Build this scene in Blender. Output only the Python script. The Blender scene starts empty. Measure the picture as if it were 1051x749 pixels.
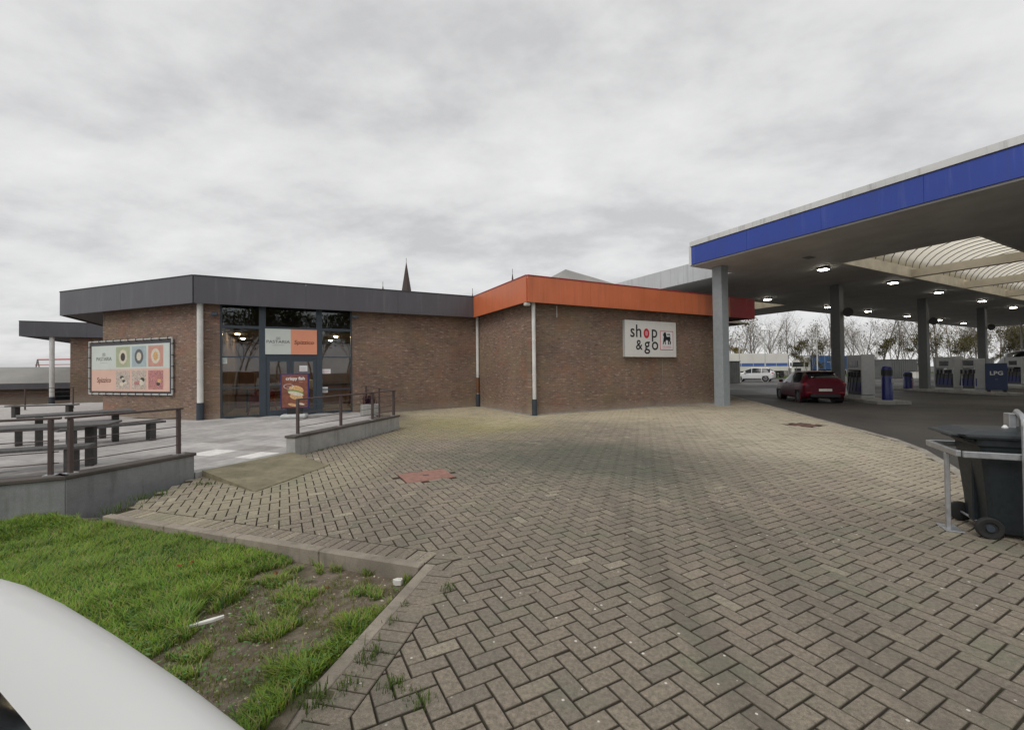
import bpy, math, random
import numpy as np
from mathutils import Vector, Matrix
random.seed(7); RNG = np.random.default_rng(7)
SC = bpy.context.scene; COL = SC.collection
R = math.radians

# ------------------------------------------------------------------ camera
FPX, CAMH, ROLL, PIT = 440.0, 1.65, R(.68), R(.76)
cam = bpy.data.cameras.new('camera'); camo = bpy.data.objects.new('camera', cam); COL.objects.link(camo)
cam.sensor_fit = 'HORIZONTAL'; cam.sensor_width = 36; cam.lens = FPX/1051*36; cam.clip_start = .05; cam.clip_end = 3000
camo.matrix_world = Matrix.Translation((0, 0, CAMH)) @ Matrix.Rotation(R(90)+PIT, 4, 'X') @ Matrix.Rotation(-ROLL, 4, 'Z')
SC.camera = camo
SC.render.resolution_x, SC.render.resolution_y = 1024, 729

# ------------------------------------------------------------------ light
world = bpy.data.worlds.new('World'); SC.world = world; world.use_nodes = True
SUN_EL, SUN_AZ = R(48), R(215)
def build_world():
    nt = world.node_tree; nt.nodes.clear(); N = nt.nodes.new; Lk = nt.links.new
    out = N('ShaderNodeOutputWorld'); bg = N('ShaderNodeBackground'); Lk(bg.outputs[0], out.inputs[0])
    sky = N('ShaderNodeTexSky'); sky.sky_type = 'NISHITA'; sky.sun_disc = False
    sky.sun_elevation = SUN_EL; sky.sun_rotation = SUN_AZ
    scl = N('ShaderNodeVectorMath'); scl.operation = 'SCALE'; scl.inputs['Scale'].default_value = .9; Lk(sky.outputs[0], scl.inputs[0])
    tc = N('ShaderNodeTexCoord'); sep = N('ShaderNodeSeparateXYZ'); Lk(tc.outputs['Generated'], sep.inputs[0])
    ad = N('ShaderNodeMath'); ad.operation = 'MAXIMUM'; ad.inputs[1].default_value = 0; Lk(sep.outputs[2], ad.inputs[0])
    ad2 = N('ShaderNodeMath'); ad2.operation = 'ADD'; ad2.inputs[1].default_value = .24; Lk(ad.outputs[0], ad2.inputs[0])
    dv = N('ShaderNodeVectorMath'); dv.operation = 'DIVIDE'; Lk(tc.outputs['Generated'], dv.inputs[0])
    cb = N('ShaderNodeCombineXYZ'); Lk(ad2.outputs[0], cb.inputs[0]); Lk(ad2.outputs[0], cb.inputs[1]); cb.inputs[2].default_value = 1
    Lk(cb.outputs[0], dv.inputs[1])
    mp = N('ShaderNodeMapping'); mp.inputs['Scale'].default_value = (.85, 1.1, 0); mp.inputs['Rotation'].default_value = (0, 0, R(20)); mp.inputs['Location'].default_value = (3.1, 7.4, 0)
    Lk(dv.outputs[0], mp.inputs[0])
    n1 = N('ShaderNodeTexNoise'); n1.inputs['Scale'].default_value = 2.1; n1.inputs['Detail'].default_value = 8; n1.inputs['Roughness'].default_value = .58; n1.inputs['Distortion'].default_value = .08
    Lk(mp.outputs[0], n1.inputs[0])
    n2 = N('ShaderNodeTexNoise'); n2.inputs['Scale'].default_value = .3; n2.inputs['Detail'].default_value = 3; Lk(mp.outputs[0], n2.inputs[0])
    mx = N('ShaderNodeMath'); mx.operation = 'MULTIPLY_ADD'; mx.inputs[1].default_value = .65; Lk(n1.outputs[0], mx.inputs[0])
    m3 = N('ShaderNodeMath'); m3.operation = 'MULTIPLY'; m3.inputs[1].default_value = .35; Lk(n2.outputs[0], m3.inputs[0]); Lk(m3.outputs[0], mx.inputs[2])
    rp = N('ShaderNodeValToRGB'); cr = rp.color_ramp
    cr.elements[0].position = .40; cr.elements[0].color = (4.35, 4.36, 4.4, 1)
    cr.elements[1].position = .61; cr.elements[1].color = (6.2, 6.19, 6.16, 1)
    e = cr.elements.new(.5); e.color = (5.45, 5.45, 5.46, 1)
    Lk(mx.outputs[0], rp.inputs[0])
    mixc = N('ShaderNodeMix'); mixc.data_type = 'RGBA'; mixc.inputs['Factor'].default_value = .97
    Lk(scl.outputs[0], mixc.inputs[6]); Lk(rp.outputs[0], mixc.inputs[7]); Lk(mixc.outputs[2], bg.inputs[0])
    bg.inputs[1].default_value = .1
build_world()
sun = bpy.data.lights.new('sun', 'SUN'); sun.energy = .9; sun.angle = R(25); sun.color = (1, .965, .92)
suno = bpy.data.objects.new('sun', sun); COL.objects.link(suno); suno.location = (0, -10, 30)
sd = Vector((math.sin(SUN_AZ)*math.cos(SUN_EL), math.cos(SUN_AZ)*math.cos(SUN_EL), math.sin(SUN_EL)))
suno.rotation_euler = sd.to_track_quat('Z', 'Y').to_euler()
SC.view_settings.view_transform = 'Standard'; SC.view_settings.look = 'None'; SC.view_settings.gamma = 1
SC.view_settings.exposure = .46; SC.view_settings.use_curve_mapping = False
SC.render.engine = 'CYCLES'

# ------------------------------------------------------------------ pixel helpers (directions only)
def ray(x, y):
    a = (x-525.5)/FPX; b = -(y-374.5)/FPX; c, s = math.cos(ROLL), math.sin(ROLL)
    a2, b2 = a*c+b*s, -a*s+b*c; cp, sp = math.cos(PIT), math.sin(PIT)
    return np.array([a2, cp-b2*sp, sp+b2*cp])
def G(x, y, z=0.0):                       # point of a horizontal plane under a pixel
    d = ray(x, y); t = (z-CAMH)/d[2]; return np.array([d[0]*t, d[1]*t])
def hit(px, py, p0, d):                   # (distance along a wall, height) under a pixel
    r = ray(px, py); n = np.array([-d[1], d[0]]); t = np.dot(n, p0)/np.dot(n, r[:2]); q = r[:2]*t
    return float(np.dot(q-p0, d)), float(CAMH+r[2]*t)

# ------------------------------------------------------------------ mesh helpers
class MB:
    def __init__(s): s.v = []; s.f = []; s.c = None
    def add(s, vs, fs):
        o = len(s.v); s.v += [tuple(map(float, p)) for p in vs]; s.f += [tuple(i+o for i in f) for f in fs]; return s
    def box(s, x0, x1, y0, y1, z0, z1, M=None):
        vs = [(x, y, z) for z in (z0, z1) for x, y in ((x0, y0), (x1, y0), (x1, y1), (x0, y1))]
        if M is not None: vs = [tuple(M @ Vector(p)) for p in vs]
        return s.add(vs, [(3, 2, 1, 0), (4, 5, 6, 7), (0, 1, 5, 4), (1, 2, 6, 5), (2, 3, 7, 6), (3, 0, 4, 7)])
    def bbox(s, x0, x1, y0, y1, z0, z1, b=.01, M=None):       # box with chamfered edges
        xs, ys, zs = (x0, x1), (y0, y1), (z0, z1); vs = []
        for ix in (0, 1):
            for iy in (0, 1):
                for iz in (0, 1):
                    sx, sy, sz = (1-2*ix)*b, (1-2*iy)*b, (1-2*iz)*b; p = (xs[ix], ys[iy], zs[iz])
                    vs += [(p[0], p[1]+sy, p[2]+sz), (p[0]+sx, p[1], p[2]+sz), (p[0]+sx, p[1]+sy, p[2])]
        def V(ix, iy, iz, k): return ((ix*2+iy)*2+iz)*3+k
        F = []
        for ix in (0, 1): F.append([V(ix, 0, 0, 0), V(ix, 0, 1, 0), V(ix, 1, 1, 0), V(ix, 1, 0, 0)][::(1 if ix == 0 else -1)])
        for iy in (0, 1): F.append([V(0, iy, 0, 1), V(1, iy, 0, 1), V(1, iy, 1, 1), V(0, iy, 1, 1)][::(1 if iy == 0 else -1)])
        for iz in (0, 1): F.append([V(0, 0, iz, 2), V(0, 1, iz, 2), V(1, 1, iz, 2), V(1, 0, iz, 2)][::(1 if iz == 0 else -1)])
        for iy in (0, 1):
            for iz in (0, 1): F.append([V(0, iy, iz, 1), V(1, iy, iz, 1), V(1, iy, iz, 2), V(0, iy, iz, 2)][::(-1 if iy == iz else 1)])
        for ix in (0, 1):
            for iz in (0, 1): F.append([V(ix, 0, iz, 0), V(ix, 1, iz, 0), V(ix, 1, iz, 2), V(ix, 0, iz, 2)][::(1 if ix == iz else -1)])
        for ix in (0, 1):
            for iy in (0, 1): F.append([V(ix, iy, 0, 0), V(ix, iy, 1, 0), V(ix, iy, 1, 1), V(ix, iy, 0, 1)][::(-1 if ix == iy else 1)])
        for ix in (0, 1):
            for iy in (0, 1):
                for iz in (0, 1): F.append([V(ix, iy, iz, k) for k in range(3)][::(1 if (ix+iy+iz) % 2 == 0 else -1)])
        if M is not None: vs = [tuple(M @ Vector(p)) for p in vs]
        return s.add(vs, F)
    def prism(s, poly, z0, z1):
        n = len(poly); a = sum(poly[i][0]*poly[(i+1) % n][1]-poly[(i+1) % n][0]*poly[i][1] for i in range(n))
        if a < 0: poly = poly[::-1]
        z0f = z0 if callable(z0) else (lambda x, y: z0); z1f = z1 if callable(z1) else (lambda x, y: z1)
        vs = [(x, y, z0f(x, y)) for x, y in poly]+[(x, y, z1f(x, y)) for x, y in poly]
        return s.add(vs, [tuple(range(n))[::-1], tuple(range(n, 2*n))]+[(i, (i+1) % n, n+(i+1) % n, n+i) for i in range(n)])
    def tube(s, pts, r, n=8, cap=True):
        pts = [Vector(p) for p in pts]; rs = r if isinstance(r, (list, tuple)) else [r]*len(pts); o = len(s.v)
        prev = None
        for i, p in enumerate(pts):
            t = (pts[min(i+1, len(pts)-1)]-pts[max(i-1, 0)]).normalized()
            if prev is None:
                a = t.cross(Vector((0, 0, 1)) if abs(t.z) < .9 else Vector((1, 0, 0))).normalized()
            else:
                a = (prev-t*prev.dot(t))
                a = a.normalized() if a.length > 1e-6 else t.orthogonal().normalized()
            prev = a; b = t.cross(a)
            for k in range(n):
                w = 2*math.pi*(k+.5)/n; s.v.append(tuple(p+(a*math.cos(w)+b*math.sin(w))*rs[i]))
        for i in range(len(pts)-1):
            for k in range(n):
                k2 = (k+1) % n; s.f.append((o+i*n+k, o+i*n+k2, o+(i+1)*n+k2, o+(i+1)*n+k))
        if cap:
            s.f.append(tuple(o+k for k in range(n))[::-1]); s.f.append(tuple(o+(len(pts)-1)*n+k for k in range(n)))
        return s
    def lathe(s, prof, n=24, M=None, closed=False):           # prof: (r, h) about local z
        o = len(s.v); m = len(prof)
        for r, h in prof:
            for k in range(n):
                w = 2*math.pi*k/n; p = Vector((r*math.cos(w), r*math.sin(w), h))
                s.v.append(tuple(M @ p) if M is not None else tuple(p))
        for i in range(m-1 if not closed else m):
            for k in range(n):
                k2 = (k+1) % n; j = (i+1) % m; s.f.append((o+i*n+k, o+i*n+k2, o+j*n+k2, o+j*n+k))
        if not closed:
            s.f.append(tuple(o+k for k in range(n))[::-1]); s.f.append(tuple(o+(m-1)*n+k for k in range(n)))
        return s
    def poly(s, pts): return s.add(pts, [tuple(range(len(pts)))])

MATS = {}
def wmat(o): return o.matrix_basis if o.parent is None else wmat(o.parent) @ o.matrix_parent_inverse @ o.matrix_basis
def link(o, parent=None, world_space=False):
    COL.objects.link(o)
    if parent is not None:
        o.parent = parent
        if world_space: o.matrix_parent_inverse = wmat(parent).inverted()
    return o
def obj(name, mb, mat, parent=None, ws=True, smooth=False, bev=0):
    me = bpy.data.meshes.new(name); me.from_pydata(mb.v, [], mb.f); me.validate(); me.update()
    m = MATS[mat] if isinstance(mat, str) else mat; me.materials.append(m)
    if smooth:
        for p in me.polygons: p.use_smooth = True
        if smooth == 'auto':
            me.set_sharp_from_angle(angle=R(35))
    if mb.c is not None:
        at = me.attributes.new('tint', 'FLOAT_COLOR', 'POINT'); at.data.foreach_set('color', np.asarray(mb.c, dtype=np.float32).ravel())
    o = bpy.data.objects.new(name, me); link(o, parent, ws)
    if bev:
        b = o.modifiers.new('bevel', 'BEVEL'); b.width = bev; b.segments = 2; b.limit_method = 'ANGLE'
    return o
def tag(o, label=None, cat=None, group=None, kind=None):
    if label: o['label'] = label
    if cat: o['category'] = cat
    if group: o['group'] = group
    if kind: o['kind'] = kind
    return o
def thing(name, label, cat, loc=(0, 0, 0), rz=0, group=None):
    o = bpy.data.objects.new(name, None); COL.objects.link(o); o.empty_display_size = .3
    o.location = loc; o.rotation_euler = (0, 0, rz); o.matrix_basis = Matrix.Translation(loc) @ Matrix.Rotation(rz, 4, 'Z')
    return tag(o, label, cat, group)
def copy_tree(o, parent=None):
    c = o.copy(); COL.objects.link(c)
    if parent is not None: c.parent = parent
    for ch in list(o.children): copy_tree(ch, c)
    return c
def text_mesh(name, txt, size, mat, M, parent, depth=.004, align='CENTER', sx=1.0, bold=0.0, shear=0.0, align_y='CENTER'):
    cu = bpy.data.curves.new('t', 'FONT'); cu.body = txt; cu.size = size; cu.align_x = align; cu.align_y = align_y; cu.extrude = depth; cu.offset = bold; cu.resolution_u = 3; cu.shear = shear
    to = bpy.data.objects.new('t', cu); COL.objects.link(to)
    dg = bpy.context.evaluated_depsgraph_get(); me = bpy.data.meshes.new_from_object(to.evaluated_get(dg)); bpy.data.objects.remove(to); bpy.data.curves.remove(cu)
    me.materials.clear(); me.materials.append(MATS[mat]); me.transform(M @ Matrix.Diagonal((sx, 1, 1, 1))); me.name = name
    o = bpy.data.objects.new(name, me); link(o, parent, True); return o

# ------------------------------------------------------------------ materials
class NT:
    def __init__(s, name):
        s.m = bpy.data.materials.new(name); s.m.use_nodes = True; s.t = s.m.node_tree; s.t.nodes.clear()
        s.out = s.n('ShaderNodeOutputMaterial'); s.b = s.n('ShaderNodeBsdfPrincipled'); s.l(s.b.outputs[0], s.out.inputs[0])
        MATS[name] = s.m
    def n(s, t, **k):
        q = s.t.nodes.new(t)
        for a, v in k.items(): setattr(q, a, v)
        return q
    def l(s, a, b): s.t.links.new(a, b)
    def pos(s): return s.n('ShaderNodeNewGeometry').outputs['Position']
    def noise(s, vec, scale, detail=4, rough=.55, dist=0):
        q = s.n('ShaderNodeTexNoise'); q.inputs['Scale'].default_value = scale; q.inputs['Detail'].default_value = detail; q.inputs['Roughness'].default_value = rough; q.inputs['Distortion'].default_value = dist
        if vec is not None: s.l(vec, q.inputs['Vector'])
        return q.outputs[0]
    def ramp(s, fac, stops):
        q = s.n('ShaderNodeValToRGB'); e = q.color_ramp.elements
        while len(e) < len(stops): e.new(.5)
        for k, (p, c) in enumerate(stops):
            e[k].position = p; e[k].color = (c if len(c) == 4 else (*c, 1)) if hasattr(c, '__len__') else (c, c, c, 1)
        s.l(fac, q.inputs[0]); return q.outputs[0]
    def mix(s, a, b, fac, blend='MIX'):
        q = s.n('ShaderNodeMix', data_type='RGBA', blend_type=blend); q.clamp_factor = True
        for v, i in ((fac, 0), (a, 6), (b, 7)):
            if hasattr(v, 'is_output'): s.l(v, q.inputs[i])
            elif i == 0: q.inputs[0].default_value = v
            else: q.inputs[i].default_value = (*v, 1) if len(v) == 3 else v
        return q.outputs[2]
    def math(s, op, a, b=0.0, c=None):
        q = s.n('ShaderNodeMath', operation=op)
        for i, v in enumerate((a, b, c)):
            if v is None: continue
            if hasattr(v, 'is_output'): s.l(v, q.inputs[i])
            else: q.inputs[i].default_value = v
        return q.outputs[0]
    def bump(s, h, strength=.3, dist=.01):
        q = s.n('ShaderNodeBump'); q.inputs['Strength'].default_value = strength; q.inputs['Distance'].default_value = dist; s.l(h, q.inputs['Height']); s.l(q.outputs[0], s.b.inputs['Normal'])
    def set(s, col=None, rough=.6, metal=0, spec=.5, coat=0):
        if col is not None:
            if hasattr(col, 'is_output'): s.l(col, s.b.inputs['Base Color'])
            else: s.b.inputs['Base Color'].default_value = (*col, 1)
        if hasattr(rough, 'is_output'): s.l(rough, s.b.inputs['Roughness'])
        else: s.b.inputs['Roughness'].default_value = rough
        s.b.inputs['Metallic'].default_value = metal; s.b.inputs['Specular IOR Level'].default_value = spec; s.b.inputs['Coat Weight'].default_value = coat
        return s

def mat_simple(name, col, rough=.6, metal=0, var=.12, scale=6.0, spec=.5, coat=0, bump=0.0, dirt=0.0, fine=80.0):
    t = NT(name); p = t.pos(); n = t.noise(p, scale, 5)
    k = t.ramp(n, [(.3, 1-var), (.7, 1+var)])
    c = t.mix((*col, 1), k, 1.0, 'MULTIPLY')
    if dirt:
        n2 = t.noise(p, scale*.35, 6, .65); c = t.mix(c, (.09, .08, .065), t.ramp(n2, [(.48, 0), (.75, dirt)]))
    r = t.ramp(n, [(.25, max(rough-.08, .02)), (.75, min(rough+.08, 1))])
    t.set(c, r, metal, spec, coat)
    if bump: t.bump(t.noise(p, fine, 4), bump, .004)
    return t.m

def mat_brick(name, d):
    t = NT(name); p = t.pos()
    dot = t.n('ShaderNodeVectorMath', operation='DOT_PRODUCT'); t.l(p, dot.inputs[0]); dot.inputs[1].default_value = (d[0], d[1], 0)
    sp = t.n('ShaderNodeSeparateXYZ'); t.l(p, sp.inputs[0]); cb = t.n('ShaderNodeCombineXYZ'); t.l(dot.outputs['Value'], cb.inputs[0]); t.l(sp.outputs[2], cb.inputs[1])
    br = t.n('ShaderNodeTexBrick'); t.l(cb.outputs[0], br.inputs['Vector']); br.inputs['Scale'].default_value = 1
    br.inputs['Brick Width'].default_value = .222; br.inputs['Row Height'].default_value = .0665; br.inputs['Mortar Size'].default_value = .007; br.inputs['Mortar Smooth'].default_value = .25
    br.inputs['Color1'].default_value = (.265, .168, .122, 1); br.inputs['Color2'].default_value = (.185, .128, .104, 1); br.inputs['Mortar'].default_value = (.27, .225, .185, 1); br.inputs['Bias'].default_value = -.1
    mp = t.n('ShaderNodeMapping'); t.l(cb.outputs[0], mp.inputs[0]); mp.inputs['Scale'].default_value = (4.4, 15, 1)
    wn = t.noise(mp.outputs[0], 1.0, 2, .5)
    c = t.mix(br.outputs[0], (.44, .33, .26), t.ramp(wn, [(.6, 0), (.7, .85)]))
    c = t.mix(c, (.12, .085, .075), t.ramp(wn, [(.3, .85), (.41, 0)]))
    big = t.noise(cb.outputs[0], .55, 5, .6)
    c = t.mix(c, t.ramp(big, [(.3, .78), (.7, 1.2)]), 1, 'MULTIPLY')
    # reddish patches and grey wash low on the wall
    red = t.noise(cb.outputs[0], .9, 3, .5, .5)
    c = t.mix(c, (.34, .135, .085), t.ramp(red, [(.56, 0), (.7, .3)]))
    olv = t.noise(cb.outputs[0], .7, 4, .6, .8); c = t.mix(c, (.27, .22, .13), t.ramp(olv, [(.5, 0), (.7, .45)]))
    stz = t.math('MULTIPLY_ADD', t.noise(cb.outputs[0], 1.6, 4), .5, -.25)
    low = t.math('ADD', sp.outputs[2], stz)
    c = t.mix((.36, .30, .24), c, t.ramp(low, [(.02, .35), (.35, 1)]))
    t.set(c, .88, spec=.25)
    h = t.math('MULTIPLY', br.outputs['Fac'], -1.0)
    t.bump(t.math('ADD', h, t.math('MULTIPLY', t.noise(cb.outputs[0], 60, 3), .6)), .8, .012)
    return t.m

def paver_color(t, tint):
    """tint: per brick random grey in 0..1 (socket); world-space dirt and painted far-yard sheen on top."""
    p = t.pos()
    c = t.ramp(tint, [(0, (.185, .162, .135)), (.3, (.22, .188, .15)), (.55, (.245, .206, .16)), (.8, (.272, .232, .177)), (1, (.36, .316, .242))])
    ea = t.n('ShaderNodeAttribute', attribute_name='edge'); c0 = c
    mott = t.noise(p, 38, 5, .7); c = t.mix(c, t.ramp(mott, [(.28, .52), (.72, 1.55)]), 1, 'MULTIPLY')
    speck = t.noise(p, 330, 2, .6); c = t.mix(c, t.ramp(speck, [(.32, .62), (.7, 1.5)]), 1, 'MULTIPLY')
    sp = t.n('ShaderNodeSeparateXYZ'); t.l(p, sp.inputs[0])
    big = t.noise(p, .42, 5, .6, .4)
    # ochre moss toward the walls (a growth zone of its own shape), dusty far yard with grazing-view brightness painted in, and a dark trodden film mid-yard
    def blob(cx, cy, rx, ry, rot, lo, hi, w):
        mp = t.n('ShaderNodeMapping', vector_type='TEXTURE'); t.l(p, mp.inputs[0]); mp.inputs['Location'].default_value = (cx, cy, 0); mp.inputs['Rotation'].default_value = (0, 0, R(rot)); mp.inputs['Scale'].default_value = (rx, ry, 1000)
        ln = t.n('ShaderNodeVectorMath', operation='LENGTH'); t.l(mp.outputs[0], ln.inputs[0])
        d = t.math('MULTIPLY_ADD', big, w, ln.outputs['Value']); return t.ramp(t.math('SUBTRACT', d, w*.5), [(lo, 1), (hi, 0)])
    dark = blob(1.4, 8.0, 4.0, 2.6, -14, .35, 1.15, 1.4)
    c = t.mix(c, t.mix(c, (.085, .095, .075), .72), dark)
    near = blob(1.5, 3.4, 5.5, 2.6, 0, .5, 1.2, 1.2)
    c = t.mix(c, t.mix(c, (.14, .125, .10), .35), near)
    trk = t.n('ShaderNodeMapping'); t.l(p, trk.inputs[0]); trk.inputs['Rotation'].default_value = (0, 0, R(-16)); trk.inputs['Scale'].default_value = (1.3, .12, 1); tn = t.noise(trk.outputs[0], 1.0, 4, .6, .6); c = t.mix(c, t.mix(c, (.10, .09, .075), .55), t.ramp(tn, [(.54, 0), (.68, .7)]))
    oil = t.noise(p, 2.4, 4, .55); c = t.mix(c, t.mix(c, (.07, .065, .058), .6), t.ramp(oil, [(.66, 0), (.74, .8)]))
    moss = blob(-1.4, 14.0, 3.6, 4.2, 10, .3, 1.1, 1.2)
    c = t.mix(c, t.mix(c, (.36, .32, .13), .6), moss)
    dust_sheen = blob(7.5, 13.0, 4.2, 9.5, -16, .4, 1.25, .9)
    c = t.mix(c, t.mix(c, (.56, .495, .375), .65), dust_sheen)
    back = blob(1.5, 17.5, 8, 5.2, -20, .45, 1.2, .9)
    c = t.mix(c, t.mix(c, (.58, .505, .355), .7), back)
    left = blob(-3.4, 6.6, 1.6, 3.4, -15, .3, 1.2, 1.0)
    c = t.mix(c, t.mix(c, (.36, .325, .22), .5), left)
    grn = t.noise(p, 1.3, 6, .75); c = t.mix(c, t.mix(c, (.13, .165, .10), .5), t.ramp(grn, [(.52, 0), (.68, .85)]))
    pnk = t.noise(p, .9, 5, .7); c = t.mix(c, t.mix(c, (.30, .215, .18), .5), t.ramp(pnk, [(.54, 0), (.7, .5)]))
    # trodden gum and grit spots
    vo = t.n('ShaderNodeTexVoronoi'); vo.inputs['Scale'].default_value = 9; vo.inputs['Randomness'].default_value = 1; t.l(p, vo.inputs['Vector'])
    spot = t.math('LESS_THAN', vo.outputs['Distance'], .075)
    zone = t.ramp(t.noise(p, .5, 2), [(.36, 0), (.50, 1)])
    c = t.mix(c, (.70, .67, .62), t.math('MULTIPLY', spot, t.math('MULTIPLY', zone, .85)))
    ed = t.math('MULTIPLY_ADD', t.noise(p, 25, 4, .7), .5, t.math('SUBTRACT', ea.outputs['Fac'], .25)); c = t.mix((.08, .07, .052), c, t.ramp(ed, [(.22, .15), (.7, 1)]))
    t.set(c, .86, spec=.3)
    t.bump(t.math('ADD', t.noise(p, 150, 4, .7), t.math('MULTIPLY', mott, 1.2)), .45, .006)
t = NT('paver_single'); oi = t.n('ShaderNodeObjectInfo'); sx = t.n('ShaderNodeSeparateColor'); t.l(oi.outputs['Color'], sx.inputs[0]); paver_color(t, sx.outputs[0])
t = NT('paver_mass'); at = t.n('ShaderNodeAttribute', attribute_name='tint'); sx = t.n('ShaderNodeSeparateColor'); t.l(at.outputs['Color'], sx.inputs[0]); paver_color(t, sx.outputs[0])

def mat_joint():
    t = NT('joint_sand'); p = t.pos(); n = t.noise(p, 3.0, 6, .7); c = t.ramp(n, [(.35, (.045, .038, .03)), (.58, (.062, .053, .04)), (.72, (.06, .075, .032))]); t.set(c, .95, spec=.1); t.bump(t.noise(p, 200, 4), .6, .006)
mat_joint()
def mat_asphalt():
    t = NT('asphalt'); p = t.pos(); n = t.noise(p, .35, 6, .65, .3); f = t.noise(p, 160, 3, .7)
    c = t.ramp(n, [(.3, (.042, .039, .036)), (.55, (.062, .058, .053)), (.75, (.085, .078, .071))]); c = t.mix(c, t.ramp(f, [(.3, .6), (.7, 1.45)]), 1, 'MULTIPLY')
    st = t.noise(p, 1.3, 5, .7); c = t.mix(c, (.03, .028, .027), t.ramp(st, [(.62, 0), (.72, .55)]))
    wet = t.noise(p, .12, 4, .6); t.set(c, t.ramp(wet, [(.4, .5), (.6, .78)]), spec=.4); t.bump(f, .5, .006)
mat_asphalt()
def mat_ground():
    t = NT('ground'); p = t.pos(); n = t.noise(p, .06, 6, .6); c = t.ramp(n, [(.4, (.10, .097, .09)), (.6, (.13, .125, .115))]); t.set(c, .95, spec=.2); t.bump(t.noise(p, 90, 3), .4, .006)
mat_ground()
def mat_soil():
    t = NT('soil'); p = t.pos(); n = t.noise(p, 7, 7, .7, .4); c = t.ramp(n, [(.3, (.12, .095, .068)), (.5, (.19, .155, .115)), (.62, (.26, .22, .168)), (.75, (.33, .285, .225))])
    g = t.noise(p, 1.4, 4, .6); c = t.mix(c, (.055, .085, .02), t.ramp(g, [(.5, 0), (.62, .6)])); t.set(c, .95, spec=.15); t.bump(t.math('ADD', n, t.noise(p, 120, 4, .7)), .8, .02)
mat_soil()
def mat_lawn_far():
    t = NT('verge_grass'); p = t.pos(); n = t.noise(p, 1.2, 6, .7); c = t.ramp(n, [(.3, (.04, .07, .018)), (.7, (.085, .125, .035))]); t.set(c, .95, spec=.1); t.bump(t.noise(p, 30, 4), .8, .04)
mat_lawn_far()
def mat_attr(name, rough=.7, spec=.25, trans=0.0, var=.0):
    t = NT(name); at = t.n('ShaderNodeAttribute', attribute_name='tint'); t.set(at.outputs['Color'], rough, spec=spec)
    if trans:
        tr = t.n('ShaderNodeBsdfTranslucent'); t.l(at.outputs['Color'], tr.inputs[0]); mx = t.n('ShaderNodeMixShader'); mx.inputs[0].default_value = trans
        t.l(t.b.outputs[0], mx.inputs[1]); t.l(tr.outputs[0], mx.inputs[2]); t.l(mx.outputs[0], t.out.inputs[0])
mat_attr('grass_blade', .6, .3, .35); mat_attr('leaf', .7, .2, .3); mat_attr('print', .55, .3); mat_attr('pebble', .9, .2)

def mat_concrete(name, col, var=.2, streak=.4):
    t = NT(name); p = t.pos(); n = t.noise(p, 2.2, 7, .65, .3); c = t.mix((*col, 1), t.ramp(n, [(.3, 1-var), (.7, 1+var)]), 1, 'MULTIPLY')
    mp = t.n('ShaderNodeMapping'); t.l(p, mp.inputs[0]); mp.inputs['Scale'].default_value = (9, 9, .7); s = t.noise(mp.outputs[0], 1, 5, .6)
    c = t.mix(c, (.08, .085, .065), t.ramp(s, [(.52, 0), (.72, streak)])); c = t.mix(c, t.ramp(t.noise(p, 120, 3), [(.3, .85), (.7, 1.15)]), 1, 'MULTIPLY')
    t.set(c, .85, spec=.3); t.bump(t.math('ADD', t.noise(p, 90, 4), t.math('MULTIPLY', n, 2)), .25, .008)
mat_concrete('terrace_concrete', (.25, .255, .255)); mat_concrete('terrace_concrete_pale', (.36, .355, .335)); mat_concrete('coping', (.10, .085, .075), .3); mat_concrete('kerb_concrete', (.27, .235, .19), .3, .5); mat_concrete('island_concrete', (.36, .35, .33)); mat_concrete('kerb_pale', (.31, .285, .245), .3)
mat_concrete('ramp_concrete', (.21, .185, .12), .3, .5); mat_concrete('plinth', (.33, .31, .28), .25)
def mat_tile():
    t = NT('terrace_tile'); oi = t.n('ShaderNodeObjectInfo'); p = t.pos(); n = t.noise(p, 5, 6, .65)
    c = t.mix(oi.outputs['Color'], t.ramp(n, [(.3, .8), (.7, 1.18)]), 1, 'MULTIPLY'); t.set(c, .8, spec=.35); t.bump(t.noise(p, 130, 3), .2, .004)
mat_tile()



def mat_clad(name, col, streak=.35, rough=.42):
    t = NT(name); p = t.pos(); n = t.noise(p, .7, 4); c = t.mix((*col, 1), t.ramp(n, [(.3, .9), (.7, 1.1)]), 1, 'MULTIPLY')
    mp = t.n('ShaderNodeMapping'); t.l(p, mp.inputs[0]); mp.inputs['Scale'].default_value = (5, 5, .35); st_ = t.noise(mp.outputs[0], 1, 6, .65)
    c = t.mix(c, t.mix(c, (.07, .062, .055), .7), t.ramp(st_, [(.52, 0), (.72, streak)])); c = t.mix(c, t.mix(c, (.5, .5, .48), .25), t.ramp(st_, [(.28, streak), (.44, 0)]))
    t.set(c, t.ramp(n, [(.3, rough-.08), (.7, rough+.1)])); t.bump(t.noise(p, 1.1, 2), .25, .03)
mat_clad('fascia_dark', (.098, .095, .108)); mat_clad('fascia_orange', (.62, .165, .065)); mat_clad('fascia_red', (.36, .022, .03)); mat_clad('canopy_blue', (.024, .06, .34), .3); mat_clad('canopy_grey', (.55, .56, .57)); mat_clad('canopy_white', (.68, .68, .66), .6)
mat_simple('trim_dark', (.05, .05, .06), .45); mat_simple('under_eave', (.07, .065, .07), .7)
mat_simple('roof_membrane', (.17, .17, .17), .9, scale=.5); mat_simple('roof_sheet', (.30, .29, .27), .7, scale=.6, var=.15, dirt=.3)
mat_simple('white_pvc', (.72, .71, .68), .4, dirt=.25, scale=3); mat_simple('boot_dark', (.035, .047, .062), .5); mat_simple('rust_stain', (.16, .07, .03), .8)
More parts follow.
